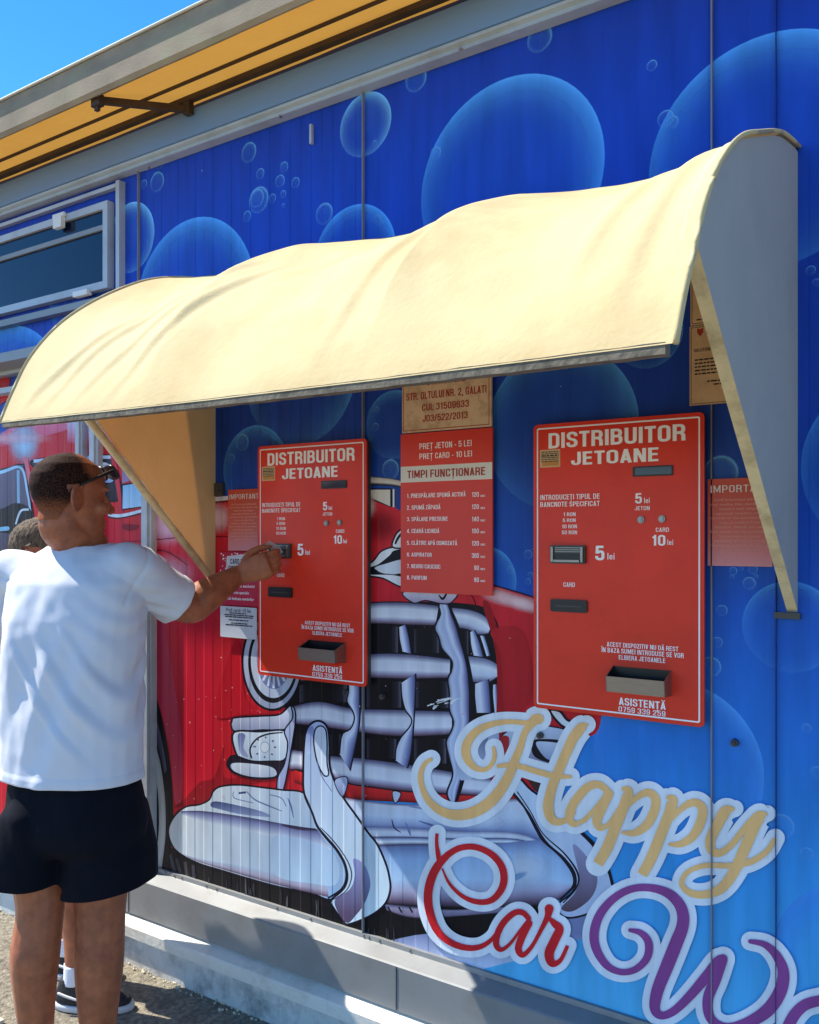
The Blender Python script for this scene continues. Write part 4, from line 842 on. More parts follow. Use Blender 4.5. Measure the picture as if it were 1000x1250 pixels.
for body, a, b, c_, d_, bo in [('DISTRIBUITOR', 669.6, 837.3, 529, 547.7, .035), ('JETOANE', 697.6, 804.5, 552, 568, .035), ('INTRODUCEȚI TIPUL DE', 659.6, 732.3, 604.3, 610.6, .025), ('BANCNOTE SPECIFICAT', 659.6, 732.3, 613, 619, .025),
        ('1 RON', 687.8, 703, 625.6, 630.2, .025), ('5 RON', 687, 703, 633, 637.3, .025), ('10 RON', 686, 704.6, 640.4, 645, .025), ('50 RON', 686, 704.6, 647.6, 652.2, .025), ('5', 726.7, 738, 666, 684, .035), ('lei', 741.5, 750.5, 675, 683, .02),
        ('CARD', 687.8, 702, 710.6, 716.2, .02), ('5', 775.5, 783.8, 602, 614.7, .035), ('lei', 786.4, 793.4, 607.6, 614.2, .02), ('JETON', 775, 793.4, 618, 623, .025), ('CARD', 800.6, 817, 644, 649.4, .025), ('10', 795.7, 812.5, 653, 666, .035), ('lei', 814.8, 822, 658.6, 665.4, .02),
        ('ACEST DISPOZITIV NU DĂ REST', 740.9, 828.3, 783.4, 789, .025), ('ÎN BAZA SUMEI INTRODUSE SE VOR', 734.6, 835, 790, 795.8, .025), ('ELIBERA JETOANELE', 755.4, 812.5, 799.4, 805, .025), ('ASISTENȚĂ', 755.7, 812.8, 851.2, 860.3, .03), ('0759 339 259', 755, 812.8, 861.8, 868.4, .02)]:
    pline(M['white'], mach, body, a, b, c_, d_, yt, bo)
def rectpx(xa, ya, xb, yb, y):
    a = W(xa, ya, y); b = W(xb, ya, y); c = W(xa, yb, y); return a.x, c.z, b.x, a.z
X0, Z0, X1, Z1 = rectpx(773, 570, 822, 582, YM)
bm = bmesh.new(); plate(bm, X0, Z0, X1, Z1, YM+.001, YM-.003, .002); dsp = obj('display', bm, M['dark'], mach)
bm = bmesh.new(); plate(bm, X0+.006, Z0+.0035, X1-.003, Z1-.003, YM-.003, YM-.0036); obj('screen', bm, M['lcd'], dsp)
X0, Z0, X1, Z1 = rectpx(673.6, 665.5, 716, 687.5, YM)
bm = bmesh.new(); plate(bm, X0, Z0, X1, Z1, YM+.001, YM-.010, .003); nt = obj('banknote_slot', bm, M['darkgrey'], mach, bevel=.0015)
bm = bmesh.new(); plate(bm, X0+.014, Z0+.012, X1-.010, Z0+.026, YM-.010, YM-.0106); obj('slot_mouth', bm, M['dark'], nt)
bm = bmesh.new()
for dz in (.029, .034, .039): plate(bm, X0+.014, Z0+dz, X1-.012, Z0+dz+.0018, YM-.010, YM-.0125)
plate(bm, X0+.004, Z0+.004, X0+.010, Z1-.004, YM-.010, YM-.016); plate(bm, X1-.010, Z0+.004, X1-.004, Z1-.004, YM-.010, YM-.016); plate(bm, X0+.012, Z0+.004, X1-.012, Z0+.0095, YM-.010, YM-.019)
obj('slot_guide', bm, M['steel'], nt)
X0, Z0, X1, Z1 = rectpx(673, 731, 717.5, 746, YM)
bm = bmesh.new(); plate(bm, X0, Z0, X1, Z1, YM+.001, YM-.006, .005); cs = obj('card_slot', bm, M['dark'], mach, bevel=.0012)
bm = bmesh.new(); plate(bm, X0+.014, Z0+.013, X1-.014, Z0+.0165, YM-.006, YM-.0064); obj('slot_mouth', bm, M['darkgrey'], cs)
for px, py in ((783, 634.5), (808.5, 633.5)):
    c = W(px, py, YM); bm = bmesh.new(); cyl(bm, (c.x, YM+.001, c.z), (c.x, YM-.004, c.z), .0095, .0085, 20); bt = obj('push_button', bm, M['steel'], mach)
    bm = bmesh.new(); cyl(bm, (c.x, YM-.004, c.z), (c.x, YM-.0075, c.z), .0055, .005, 16); obj('button_cap', bm, M['alu'], bt)
X0, Z0, X1, Z1 = rectpx(659.5, 549.5, 684, 571, YM)
bm = bmesh.new(); plate(bm, X0, Z0, X1, Z1, YM, YM-.0006); stk = obj('sticker', bm, M['paper'], mach)
bm = bmesh.new(); plate(bm, X0+.006, Z0+.004, X1-.004, Z0+.014, YM-.0006, YM-.0009); obj('sticker_band', bm, M['orange'], stk)
bm = bmesh.new()
for k in range(6): greek(bm, X0+.004, X1-.004, Z1-.006-k*.0048, .0022 if k != 2 else .0036, YM-.0009, 4)
objtext('sticker_print', bm, M['ink'], stk)
# coin tray: an open-topped steel trough
a = W(749, 812, YM); b = W(820, 818, YM); X0, X1 = a.x, b.x; ztop = a.z; dp = .05
bm = bmesh.new(); th = .0018
yo = YM-dp
def quadbox(bm, pts_out, t):  # helper: thick sheet from 4 corner points along normal
    q = [Vector(p) for p in pts_out]; nrm = (q[1]-q[0]).cross(q[3]-q[0]).normalized()*t
    A = [bm.verts.new(p) for p in q]; B = [bm.verts.new(p-nrm) for p in q]
    bm.faces.new(A); bm.faces.new(B[::-1])
    bm.faces.ensure_lookup_table()
    for i in range(4): j = (i+1) % 4; bm.faces.new((A[j], A[i], B[i], B[j]))
zft = W(740, 825, yo).z; zfb = W(740, 844, yo).z        # the front lip hangs well below the back edge
quadbox(bm, [(X0, yo, zfb), (X1, yo, zfb), (X1, yo-.004, zft), (X0, yo-.004, zft)], th)
quadbox(bm, [(X0, YM, zfb-.004), (X1, YM, zfb-.004), (X1, yo, zfb), (X0, yo, zfb)], th)
quadbox(bm, [(X0, YM, zfb-.004), (X0, yo, zfb), (X0, yo-.004, zft), (X0, YM, ztop)], th)
quadbox(bm, [(X1, yo, zfb), (X1, YM, zfb-.004), (X1, YM, ztop), (X1, yo-.004, zft)], th)
for f in bm.faces:                                     # the inside is lined in black
    c_ = f.calc_center_median(); mid = Vector(((X0+X1)/2, YM-.025, (zfb+ztop)/2))
    if f.calc_area() > .0012 and f.normal.dot(mid-c_) > 0 and False: f.material_index = 1
tr = obj('coin_tray', bm, M['steel'], mach)
bm = bmesh.new(); e_ = th+.0008
A = [bm.verts.new(p) for p in ((X0+e_, YM-.0012, ztop-.0015), (X1-e_, YM-.0012, ztop-.0015), (X1-e_, yo+.001, zft-.002), (X0+e_, yo+.001, zft-.002))]
B = [bm.verts.new(p) for p in ((X0+e_, YM-.0012, zfb+.002), (X1-e_, YM-.0012, zfb+.002), (X1-e_, yo+.003, zfb+.004), (X0+e_, yo+.003, zfb+.004))]
for i in range(4): j = (i+1) % 4; bm.faces.new((A[i], A[j], B[j], B[i]))
bm.faces.new(B); obj('tray_lining', bm, M['dark'], tr)
def dup(root, dx, label):
    r = root.copy(); COL.objects.link(r); r.location.x += dx; r['label'] = label
    def rec(src, par):
        for ch in [o for o in bpy.data.objects if o.parent == src]:
            c = ch.copy(); COL.objects.link(c); c.parent = par; c.matrix_parent_inverse = ch.matrix_parent_inverse.copy(); rec(ch, c)
    rec(root, r); return r
DXM = W(314.8, 543, YM).x-x0
dup(mach, DXM, 'red token machine the man is feeding a banknote into')

# ================================================================== SIGNS AND NOTICES
def sheet(name, x0, z0, x1, z1, yf, m, label, cat, group=None, r=0.0, part='board'):
    e = empty(name, ((x0+x1)/2, yf, z0), label, cat, group)
    bm = bmesh.new(); plate(bm, x0, z0, x1, z1, YD-.0005, yf, r); obj(part, bm, m, e); return e
YS = YD-.007
x0, x1 = W(489.3, 600, YS).x, W(601.3, 600, YS).x; z1 = W(489.3, 530.5, YS).z; z0 = W(489.3, 722.5, YS).z
sg = sheet('price_board', x0, z0, x1, z1, YS, M['redsheet'], 'red price board listing wash times, between the two machines', 'sign')
zb1, zb0 = W(489.3, 570, YS).z, W(489.3, 589.3, YS).z
bm = bmesh.new(); plate(bm, x0+.0005, zb0, x1-.0005, zb1, YS, YS-.0006); obj('title_band', bm, M['offwhite'], sg)
bm = bmesh.new()
ptext(bm, 'TIMPI FUNCȚIONARE', 497.3, 592.6, 574.6, 584, YS-.0011, .03); objtext('title_lettering', bm, M['redink'], sg)
pline(M['white'], sg, 'PREȚ JETON - 5 LEI', 512, 576, 541.3, 548.7, YS-.0006, .02); pline(M['white'], sg, 'PREȚ CARD - 10 LEI', 512, 576.5, 553.8, 560.8, YS-.0006, .02)
for body, zx, ya, yb, val, yv in [('1. PRESPĂLARE SPUMĂ ACTIVĂ', 494, 678, 700, '120', 670), ('2. SPUMĂ ZĂPADĂ', 366, 738, 760, '120', 732), ('3. SPĂLARE PRESIUNE', 403, 797, 818, '140', 795), ('4. CEARĂ LICHIDĂ', 360, 857, 878, '100', 855), ('5. CLĂTIRE APĂ OSMOZATĂ', 451, 917, 938, '120', 918), ('6. ASPIRATOR', 322, 977, 997, '300', 980), ('7. NEGRU CAUCIUC', 366, 1035, 1056, '90', 1042), ('8. PARFUM', 296, 1093, 1114, '80', 1103)]:
    bm = bmesh.new(); ptext(bm, body, 496.8, 450+zx*.24, 440+ya*.24, 440+yb*.24, YS-.0006, .025)
    xa = 576 if len(val) == 3 else 579
    ptext(bm, val, xa, 584.8, 440+yv*.24, 440+(yv+24)*.24, YS-.0006, .03); ptext(bm, 'sec', 586.6, 592.3, 440+(yv+9)*.24, 440+(yv+24)*.24, YS-.0006, .02); objtext('price_line', bm, M['white'], sg)
x0, x1 = W(491, 500, YS).x, W(600, 500, YS).x; z0 = W(491, 529.5, YS).z+.001
sg = sheet('company_sign', x0, z0, x1, z0+.30, YS, M['tan'], 'faded tan company sign with red address lines, above the price board', 'sign')
bm = bmesh.new(); ring_rect(bm, x0+.004, z0+.005, x1-.006, z0+.296, .002, YS-.0006, .002); objtext('border_line', bm, M['redink'], sg)
for a_ in (('STATION SRL', 521, 568, 460.5, 470.6), ('STR. OLTULUI NR. 2, GALATI', 496, 594, 480.5, 489.4), ('CUI: 31509633', 515.3, 572.5, 493.4, 501.8), ('J03/522/2013', 516.3, 571, 506.8, 515.2)): pline(M['redink'], sg, *a_, YS-.0006, .03)
# two fading notices: red at the top, bleached pink below
def fade_mat(name, zt, zb):
    m, n, l, p = nodes(name); tc = n.new('ShaderNodeTexCoord'); sx = n.new('ShaderNodeSeparateXYZ'); l.new(tc.outputs['Object'], sx.inputs[0])
    mr = n.new('ShaderNodeMapRange'); mr.inputs[1].default_value = zb; mr.inputs[2].default_value = zt; l.new(sx.outputs[2], mr.inputs[0])
    nz = n.new('ShaderNodeTexNoise'); nz.inputs['Scale'].default_value = 30; nz.inputs['Detail'].default_value = 6; ad = n.new('ShaderNodeMath'); ad.operation = 'MULTIPLY_ADD'; ad.inputs[1].default_value = .25; l.new(nz.outputs[0], ad.inputs[0]); l.new(mr.outputs[0], ad.inputs[2])
    rp = n.new('ShaderNodeValToRGB'); e = rp.color_ramp.elements; e[0].position = .1; e[0].color = RGB((212, 142, 150)); e[1].position = 1; e[1].color = RGB((200, 72, 44)); k = e.new(.5); k.color = RGB((206, 100, 88))
    l.new(ad.outputs[0], rp.inputs[0]); l.new(rp.outputs[0], p.inputs['Base Color']); p.inputs['Roughness'].default_value = .5; return m
M['pinkink'] = mat('pale_pink_print', (226, 160, 140), .6)
LN = ['Dacă bancomatul eliberează', 'mai multe fise decât este', 'temporar aveți obligația', 'raportați imediat ori la', 'numărul de asistență al', 'în joc, la numărul firmei', 'Station. Dacă nu veți', 'fișe locuri se va considera', 'furt sau însușirea unui bun', 'pedepsit și veți intra la', 'răspundere conform legii în', 'vigoare. Vă mulțumim!']
def important(xa, xb, ya, yb, label, hx):
    YN = YD-.0012; x0, x1 = W(xa, ya, YN).x, W(xb, ya, YN).x; z1, z0 = W(xa, ya, YN).z, W(xa, yb, YN).z
    e = sheet('notice', x0, z0, x1, z1, YN, fade_mat('bleached_red_notice_print', z1, z0), label, 'notice', 'IMPORTANT notices beside the machines', part='sheet')
    h = z1-z0; bm = bmesh.new(); caps(bm, 'IMPORTANT', x0+.006, x1-.004, z1-.16*h, z1-.075*h, YN-.0006, .1); objtext('heading', bm, M['offwhite'], e)
    bm = bmesh.new()
    for k, s in enumerate(LN):
        wd = (x1-x0)*(.78+.17*math.sin(k*2.1)); cx = (x0+x1)/2; zz = z1-(.255+k*.052)*h; text_mesh(s, cx-wd/2, cx+wd/2, zz, zz+.026*h, YN-.0006, .01, bm)
    objtext('small_print', bm, M['pinkink'], e)
important(864, 943, 585, 690.5, 'bleached red IMPORTANT notice right of the right token machine', 0)
important(278.5, 317, 598, 672, 'bleached red IMPORTANT notice at the left edge of the left token machine', 0)
# loyalty card poster (part hidden by the forearm) and white card-price sticker
YN = YD-.0016
x0, x1 = W(267, 680, YN).x, W(315, 680, YN).x; z1, z0 = W(268, 674, YN).z, W(268, 738, YN).z
M['poster'] = mat('crimson_poster', (196, 28, 66), .45)
e = sheet('loyalty_poster', x0, z0, x1, z1, YN, M['poster'], 'crimson loyalty card poster behind the outstretched forearm', 'poster', part='sheet')
bm = bmesh.new(); c = [W(277, 679, YN), W(303, 676, YN), W(305, 699, YN), W(276, 700, YN)]; A = [bm.verts.new((p.x, YN-.0005, p.z)) for p in c]; bm.faces.new(A); objtext('white_label', bm, M['whitepaper'], e)
bm = bmesh.new(); ptext(bm, 'CARD DE', 281, 299, 682, 688.5, YN-.001, .04); ptext(bm, 'FIDELITATE', 279, 303, 690.5, 697.5, YN-.001, .04); objtext('heading', bm, M['ink'], e)
bm = bmesh.new()
for s, a, b, yy in (('oferte exclusivi', 285, 311, 716.5), ('oferte speciale', 282, 304, 724.5), ('servicii dedicate membrilor', 273, 310, 731.5)): ptext(bm, s, a, b, yy-3.2, yy, YN-.0006, .02)
objtext('lettering', bm, M['white'], e)
bm = bmesh.new()
for i in range(26):
    px, py = random.choice(((random.uniform(268, 277), random.uniform(676, 702)), (random.uniform(270, 308), random.uniform(674.5, 679)))); q = W(px, py, YN); r = random.uniform(.0012, .004)
    vs = [bm.verts.new((q.x+r*math.cos(t*.785), YN-.0004-i*.00001, q.z+r*math.sin(t*.785))) for t in range(8)]; bm.faces.new(vs)
objtext('foam_dots', bm, M['white'], e)
x0, x1 = W(269, 740, YN).x, W(313.5, 740, YN).x; z1, z0 = W(269, 739.5, YN).z, W(269, 777, YN).z
e = sheet('price_sticker', x0, z0, x1, z1, YN, M['whitepaper'], 'small white card price sticker under the crimson poster', 'sticker', r=.004, part='sheet')
bm = bmesh.new(); ptext(bm, 'Preț card: 10 lei', 276, 306, 742, 746.2, YN-.0006, .006)
for k, (a, b) in enumerate(((.26, .72), (.12, .92), (.14, .9), (.24, .78), (.3, .76), (.15, .9))):
    zz = z1-.0215-.0062*k-(.004 if k > 2 else 0)-(.004 if k > 3 else 0); greek(bm, x0+(x1-x0)*a, x0+(x1-x0)*b, zz, .0036, YN-.0006, 5)
objtext('lettering', bm, M['ink'], e)
# two official papers half hidden by the right cheek of the awning
x0, x1 = W(842, 430, YN).x, W(842, 430, YN).x+.15; z1, z0 = W(842, 399, YN).z, W(842, 495.5, YN).z
e = sheet('complaints_notice', x0, z0, x1, z1, YN, M['paper'], 'lower yellowed notice with a small crest, half hidden by the right awning cheek', 'notice', part='sheet')
bm = bmesh.new(); ring_rect(bm, x0+.003, z0+.003, x1-.003, z1-.003, .0012, YN-.0006, .002); objtext('border_line', bm, M['ink'], e)
bm = bmesh.new(); ptext(bm, 'AN', 862, 871, 401.5, 407.5, YN-.0006, .035); ptext(bm, 'SOLUTIONAR', 847, 873, 426, 430, YN-.0006, .02)
zz = W(847, 440, YN).z
for k in range(5): greek(bm, x0+.012, x0+.085, zz-k*.0082, .0034, YN-.0006, 7)
greek(bm, x0+.04, x0+.09, zz-.052, .0034, YN-.0006, 4); greek(bm, x0+.055, x0+.09, zz-.06, .0034, YN-.0006, 3)
objtext('lettering', bm, M['ink'], e)
c = W(855, 405, YN); bm = bmesh.new(); vs = [bm.verts.new((c.x+a, YN-.0006, c.z+b)) for a, b in ((-.007, .009), (0, .006), (.007, .009), (.007, -.002), (0, -.011), (-.007, -.002))]; bm.faces.new(vs); objtext('crest', bm, M['redink'], e)
z1b = z1+.002
e = sheet('permit_notice', x0+.002, z1b, x1, z1b+.14, YN, M['paper'], 'upper yellowed notice half hidden by the right awning cheek', 'notice', part='sheet')
bm = bmesh.new(); ring_rect(bm, x0+.005, z1b+.003, x1-.003, z1b+.137, .0012, YN-.0006, .002); greek(bm, x0+.016, x0+.06, z1b+.012, .003, YN-.0006, 4); objtext('border_line', bm, M['ink'], e)

# ================================================================== WINDOW, RAILS, DOOR FRAME (far left)
YWn = -.035
xw1 = W(131, 300, YWn).x; xw0 = xw1-1.25; zt, zb = W(131, 244, YWn).z, W(131, 350.5, YWn).z
win = empty('window', ((xw0+xw1)/2, YWn, zb), 'pale framed top window with dark glass at the upper left of the wall', 'window')
fw = .027; bm = bmesh.new()
for a, b in (((xw0, zt-fw), (xw1, zt)), ((xw0, zb), (xw1, zb+fw)), ((xw0, zb+fw), (xw0+fw, zt-fw)), ((xw1-fw, zb+fw), (xw1, zt-fw))): box(bm, (a[0], YWn, a[1]), (b[0], -.004, b[1]))
obj('frame', bm, M['alu'], win, bevel=.004)
bm = bmesh.new(); box(bm, (xw0+fw-.004, YWn+.012, zb+fw-.004), (xw1-fw+.004, YWn+.016, zt-fw+.004)); obj('pane', bm, M['glass'], win)
bm = bmesh.new(); zi = zt-fw-.075; box(bm, (xw0+fw, YWn+.002, zi), (xw1-fw, YWn+.0115, zi+.018)); obj('glazing_bar', bm, M['flash'], win)
c = W(75, 270, YWn); bm = bmesh.new(); box(bm, (c.x-.025, YWn-.02, c.z-.03), (c.x+.025, YWn-.001, c.z+.012)); box(bm, (c.x-.04, YWn-.012, c.z+.013), (c.x+.03, YWn-.001, c.z+.028)); obj('stay', bm, M['gutterwhite'], win, bevel=.004)
c = W(100, 358, YWn); bm = bmesh.new(); box(bm, (c.x-.04, YWn-.012, c.z-.012), (c.x+.045, YWn+.01, c.z+.008)); obj('catch', bm, M['gutterwhite'], win, bevel=.004)
frm = empty('hatch_frame', (W(145, 300, -.02).x, -.02, 2.0), 'slim pale frame around the panel that holds the window', 'frame')
x = W(145.5, 300, -.02).x; zt2 = W(145.5, 221, -.02).z
bm = bmesh.new(); box(bm, (x-.010, -.028, 1.85), (x+.010, -.001, zt2)); obj('post', bm, M['alu'], frm, bevel=.002)
bm = bmesh.new(); box(bm, (x-2.2, -.022, zt2-.018), (x-.0145, -.001, zt2-.004)); obj('top_rail', bm, M['alu'], frm, bevel=.002)
def rail(px, py, y, h, name, label, m, dep):
    z = W(px, py, y).z; xe = W(140, py, y).x
    bm = bmesh.new(); box(bm, (xe-2.6, y, z-h/2), (xe, y+dep, z+h/2)); return tag(obj(name, bm, m, None, bevel=min(.004, h*.3)), label, 'rail', 'pale rails under the far left window')
rail(0, 395, -.035, .026, 'wall_rail', 'topmost pale rail, close under the window at the far left', M['flash'], .034)
rail(0, 455, -.05, .022, 'wall_rail', 'middle pale rail, just under the grey shelf at the far left', M['alu'], .049)
rail(0, 477, -.05, .022, 'wall_rail', 'lowest pale rail, by the front corner of the awning', M['alu'], .049)
zs = W(0, 440, -.12).z; xe = W(60, 430, -.12).x
sh = empty('service_shelf', (xe-.6, -.06, zs), 'grey service shelf under the far left window', 'shelf')
bm = bmesh.new(); box(bm, (xe-1.6, -.16, zs-.022), (xe, -.001, zs+.014)); obj('shelf_board', bm, M['flash'], sh, bevel=.003)
bm = bmesh.new(); prism_x(bm, [(-.001, zs-.024), (-.13, zs-.024), (-.001, zs-.10)], xe-.06, xe-.045); obj('bracket', bm, M['darkgrey'], sh)
dfm = empty('door_frame', (W(140, 900, -.03).x, -.03, .33), 'tall grey aluminium door frame behind the two customers', 'door frame')
for px, hw in ((96, .016), (114, .020), (178.5, .022)):
    x = W(px, 700, -.03).x; bm = bmesh.new(); box(bm, (x-hw, -.034, .326), (x+hw*.35, -.001, 1.98)); box(bm, (x+hw*.35, -.026, .326), (x+hw, -.001, 1.98)); obj('post', bm, M['alu'], dfm, bevel=.001)
bm = bmesh.new(); xa_ = W(96, 700, -.03).x; xb_ = W(178.5, 700, -.03).x; box(bm, (xa_-.016, -.0335, 1.981), (xb_+.022, -.001, 2.02)); obj('head_rail', bm, M['alu'], dfm, bevel=.001)

# ================================================================== PEOPLE
def loft(bm, rings):
    R_ = [[bm.verts.new(p) for p in r] for r in rings]; n = len(R_[0])
    for a, b in zip(R_, R_[1:]):
        for i in range(n): bm.faces.new((a[i], a[(i+1) % n], b[(i+1) % n], b[i]))
    bm.faces.new(R_[0][::-1]); bm.faces.new(R_[-1])
def ering(c, u, v, a, b, n=24, p=2.2):
    o = []
    for k in range(n):
        t = 2*math.pi*k/n; x, y = math.cos(t), math.sin(t)
        o.append(c+u*(a*math.copysign(abs(x)**(2/p), x))+v*(b*math.copysign(abs(y)**(2/p), y)))
    return o
def tube(bm, pts, n=18, cap=True):
    """tapered limb through (point, radius) joints, rounded ends"""
    q = crom([(*p, r) for p, r in pts], 6); P_ = [Vector(x[:3]) for x in q]; R_ = [x[3] for x in q]
    if cap:
        d0 = (P_[0]-P_[1]).normalized(); d1 = (P_[-1]-P_[-2]).normalized(); r0, r1 = R_[0], R_[-1]
        P_ = [P_[0]+d0*r0*s for s in (.98, .8, .45)]+P_+[P_[-1]+d1*r1*s for s in (.45, .8, .98)]
        R_ = [r0*s for s in (.2, .6, .89)]+R_+[r1*s for s in (.89, .6, .2)]
    u = None; rings = []
    for i, p in enumerate(P_):
        d = (P_[min(i+1, len(P_)-1)]-P_[max(i-1, 0)]).normalized()
        u = (d.orthogonal() if u is None else u-d*u.dot(d)).normalized(); v = d.cross(u)
        rings.append([p+(u*math.cos(2*math.pi*k/n)+v*math.sin(2*math.pi*k/n))*R_[i] for k in range(n)])
    loft(bm, rings)
def ball(bm, c, ax, rad):
    u, f, z = ax; m = Matrix((( *(u*rad[0]), 0), (*(f*rad[1]), 0), (*(z*rad[2]), 0), (0, 0, 0, 1))).transposed()
    m[0][3], m[1][3], m[2][3] = c
    bmesh.ops.create_uvsphere(bm, u_segments=20, v_segments=14, radius=1, matrix=m)
def remesh(bm, vox, smooth=4):
    bmesh.ops.recalc_face_normals(bm, faces=bm.faces)
    me = bpy.data.meshes.new('r'); bm.to_mesh(me); bm.free(); o = bpy.data.objects.new('r', me); COL.objects.link(o)
    md = o.modifiers.new('r', 'REMESH'); md.mode = 'VOXEL'; md.voxel_size = vox
    if smooth: s = o.modifiers.new('s', 'SMOOTH'); s.factor = .5; s.iterations = smooth
    m2 = bpy.data.meshes.new_from_object(o.evaluated_get(bpy.context.evaluated_depsgraph_get())); bpy.data.objects.remove(o)
    return m2
def head(bm, c, u, f, k=1.0):
    z = UP
    prof = [(-.118, .020, .080, .045), (-.106, .036, .090, .015), (-.085, .049, .092, -.010), (-.06, .058, .091, -.05), (-.03, .066, .090, -.080), (0, .072, .090, -.094), (.03, .0765, .094, -.101), (.06, .075, .089, -.097), (.085, .065, .072, -.082), (.105, .045, .045, -.055), (.116, .02, .012, -.02)]
    loft(bm, [ering(c+z*h*k+f*((a+b)/2*k), u, f, w_*k, (a-b)/2*k, 28, 2.15) for h, w_, a, b in prof])
    tube(bm, [(c+f*.088*k+z*.012*k, .008*k), (c+f*.104*k-z*.018*k, .010*k), (c+f*.113*k-z*.033*k, .0125*k)], 12)
    for s in (-1, 1):
        ball(bm, c+f*.098*k-z*.037*k+u*s*.012*k, (u, f, z), (.009*k, .011*k, .008*k))
        ball(bm, c+u*s*.081*k-f*.012*k-z*.006*k, ((u*.75-f*s*.6).normalized() if s > 0 else (u*.75+f*.6).normalized(), (f*.75+u*s*-.3).normalized(), z), (.013*k, .021*k, .036*k))
        tube(bm, [(c+u*s*(.079+.010*max(0, math.sin(t_)+.2))*k+f*(-.012-.021*math.sin(t_)+.004)*k+z*(-.006+.036*math.cos(t_))*k, .0048*k) for t_ in (-.5, 0, .5, 1, 1.6, 2.2, 2.8)], 8)
        ball(bm, c+f*.078*k+z*.022*k+u*s*.03*k, (u, f, z), (.028*k, .016*k, .008*k))
        ball(bm, c+f*.066*k-z*.03*k+u*s*.045*k, (u, f, z), (.022*k, .024*k, .02*k))
    ball(bm, c+f*.088*k-z*.066*k, (u, f, z), (.024*k, .010*k, .006*k)); ball(bm, c+f*.086*k-z*.076*k, (u, f, z), (.021*k, .010*k, .007*k))
def hand(bm, wr, dirv, up, side, k=1.0, curl=.55, pinch=False):
    """palm, four unequal bent fingers and a thumb that leaves the side of the palm. up: back of the hand; side: towards the thumb"""
    d = dirv.normalized(); s = (side-d*side.dot(d)).normalized(); n = d.cross(s) if d.cross(s).dot(up) > 0 else s.cross(d)
    pc = wr+d*.05*k
    loft(bm, [ering(wr+d*t*k, s, n, a*k, b*k, 16, 2.6) for t, a, b in ((-.02, .026, .021), (.01, .030, .020), (.04, .038, .017), (.07, .041, .015), (.088, .039, .012), (.094, .034, .008))])
    for i, (o, ln, c) in enumerate(((.029, .070, .75), (.010, .080, .95), (-.010, .074, 1.1), (-.028, .058, 1.2))):
        p = wr+d*.084*k+s*o*k; pts = [(p-d*.012*k, .0095*k)]; a = .12 if pinch else .1
        segs = (.45, .31, .26)
        for j, q in enumerate(segs):
            a += curl*c*(.75 if j == 0 else 1.0); pts.append((pts[-1][0]+(d*math.cos(a)-n*math.sin(a))*ln*q*k+(d*.012*k if j == 0 else d*0), (.0092-.0012*(j+1))*k))
        tube(bm, pts, 12)
    p = wr+d*.02*k+s*.026*k-n*.004*k
    t1 = (d*.62+s*.62-n*.42).normalized(); t2 = (d*.92+s*.12-n*.42).normalized(); t3 = (d*.95-s*.12-n*.35).normalized()
    pts = [(p, .0145*k)]; pts.append((p+t1*.036*k, .0125*k)); pts.append((pts[-1][0]+t2*.032*k, .0105*k)); pts.append((pts[-1][0]+t3*.026*k, .0085*k)); tube(bm, pts, 12)
    return pts[-1][0], d, n, s
def shoe(root, ank, f, k=1.0, name='trainer'):
    u = Vector((f.y, -f.x, 0)); b = Vector((ank.x, ank.y, 0))
    bm = bmesh.new(); loft(bm, [ering(b+f*(fc*k)+UP*h*k, u, f, a*k, l*k, 22, 2.5) for h, fc, a, l in ((.022, .065, .047, .135), (.04, .062, .048, .136), (.06, .05, .044, .118), (.078, .022, .040, .083), (.095, .002, .037, .056), (.105, -.004, .034, .047))])
    me = remesh(bm, .005, 3); o = link(name, me, M['shoe'], root, True)
    bm = bmesh.new(); loft(bm, [ering(b+f*.066*k+UP*h*k, u, f, a*k, l*k, 22, 2.5) for h, a, l in ((.0, .044, .134), (.004, .049, .142), (.018, .050, .143), (.024, .047, .138))])
    obj('sole', bm, M['sole'], o, smooth=True)
    bm = bmesh.new()
    for s in (-1, 1):
        P_ = [b+f*t*k+u*s*a*k+UP*h*k for t, a, h in ((-.04, .043, .066), (.0, .0475, .056), (.05, .049, .046), (.10, .046, .040))]
        tube(bm, [(p, .0045*k) for p in P_], 8)
    obj('side_stripe', bm, M['sole'], o, smooth=True); return o
def cut_shell(me, planes, thick, rad=.088):
    """open a closed garment at its hems (planes: point, outward direction) and give the cloth a thickness"""
    bm = bmesh.new(); bm.from_mesh(me)
    for p, n in planes:
        rr_ = rad if abs(n.z) < .9999 else .26
        near = [fc for fc in bm.faces if (fc.calc_center_median()-p).length < rr_*1.12]
        geo = set(near)
        for fc in near: geo.update(fc.edges); geo.update(fc.verts)
        bmesh.ops.bisect_plane(bm, geom=list(geo), dist=1e-5, plane_co=p, plane_no=n)
        kill = [fc for fc in bm.faces if (fc.calc_center_median()-p).dot(n) > 1e-5 and (fc.calc_center_median()-p).length < rr_ and all((fc.calc_center_median()-p).length <= (fc.calc_center_median()-p9).length for p9, _ in planes)]
        bmesh.ops.delete(bm, geom=kill, context='FACES')
    bm.to_mesh(me); bm.free(); return me
def wrinkle(me, fn):
    bm = bmesh.new(); bm.from_mesh(me); bm.normal_update(); D_ = [fn(v.co, v.normal) for v in bm.verts]
    for v, d in zip(bm.verts, D_): v.co += v.normal*d
    bm.to_mesh(me); bm.free()
def hair_from(me, keep, thick, m, name, root):
    bm = bmesh.new(); bm.from_mesh(me); bm.normal_update()
    bmesh.ops.delete(bm, geom=[f for f in bm.faces if not keep(f.calc_center_median())], context='FACES'); bm.normal_update()
    for v in bm.verts: v.co += v.normal*thick(v.co)
    m2 = bpy.data.meshes.new(name); bm.to_mesh(m2); bm.free(); return link(name, m2, m, root, True)

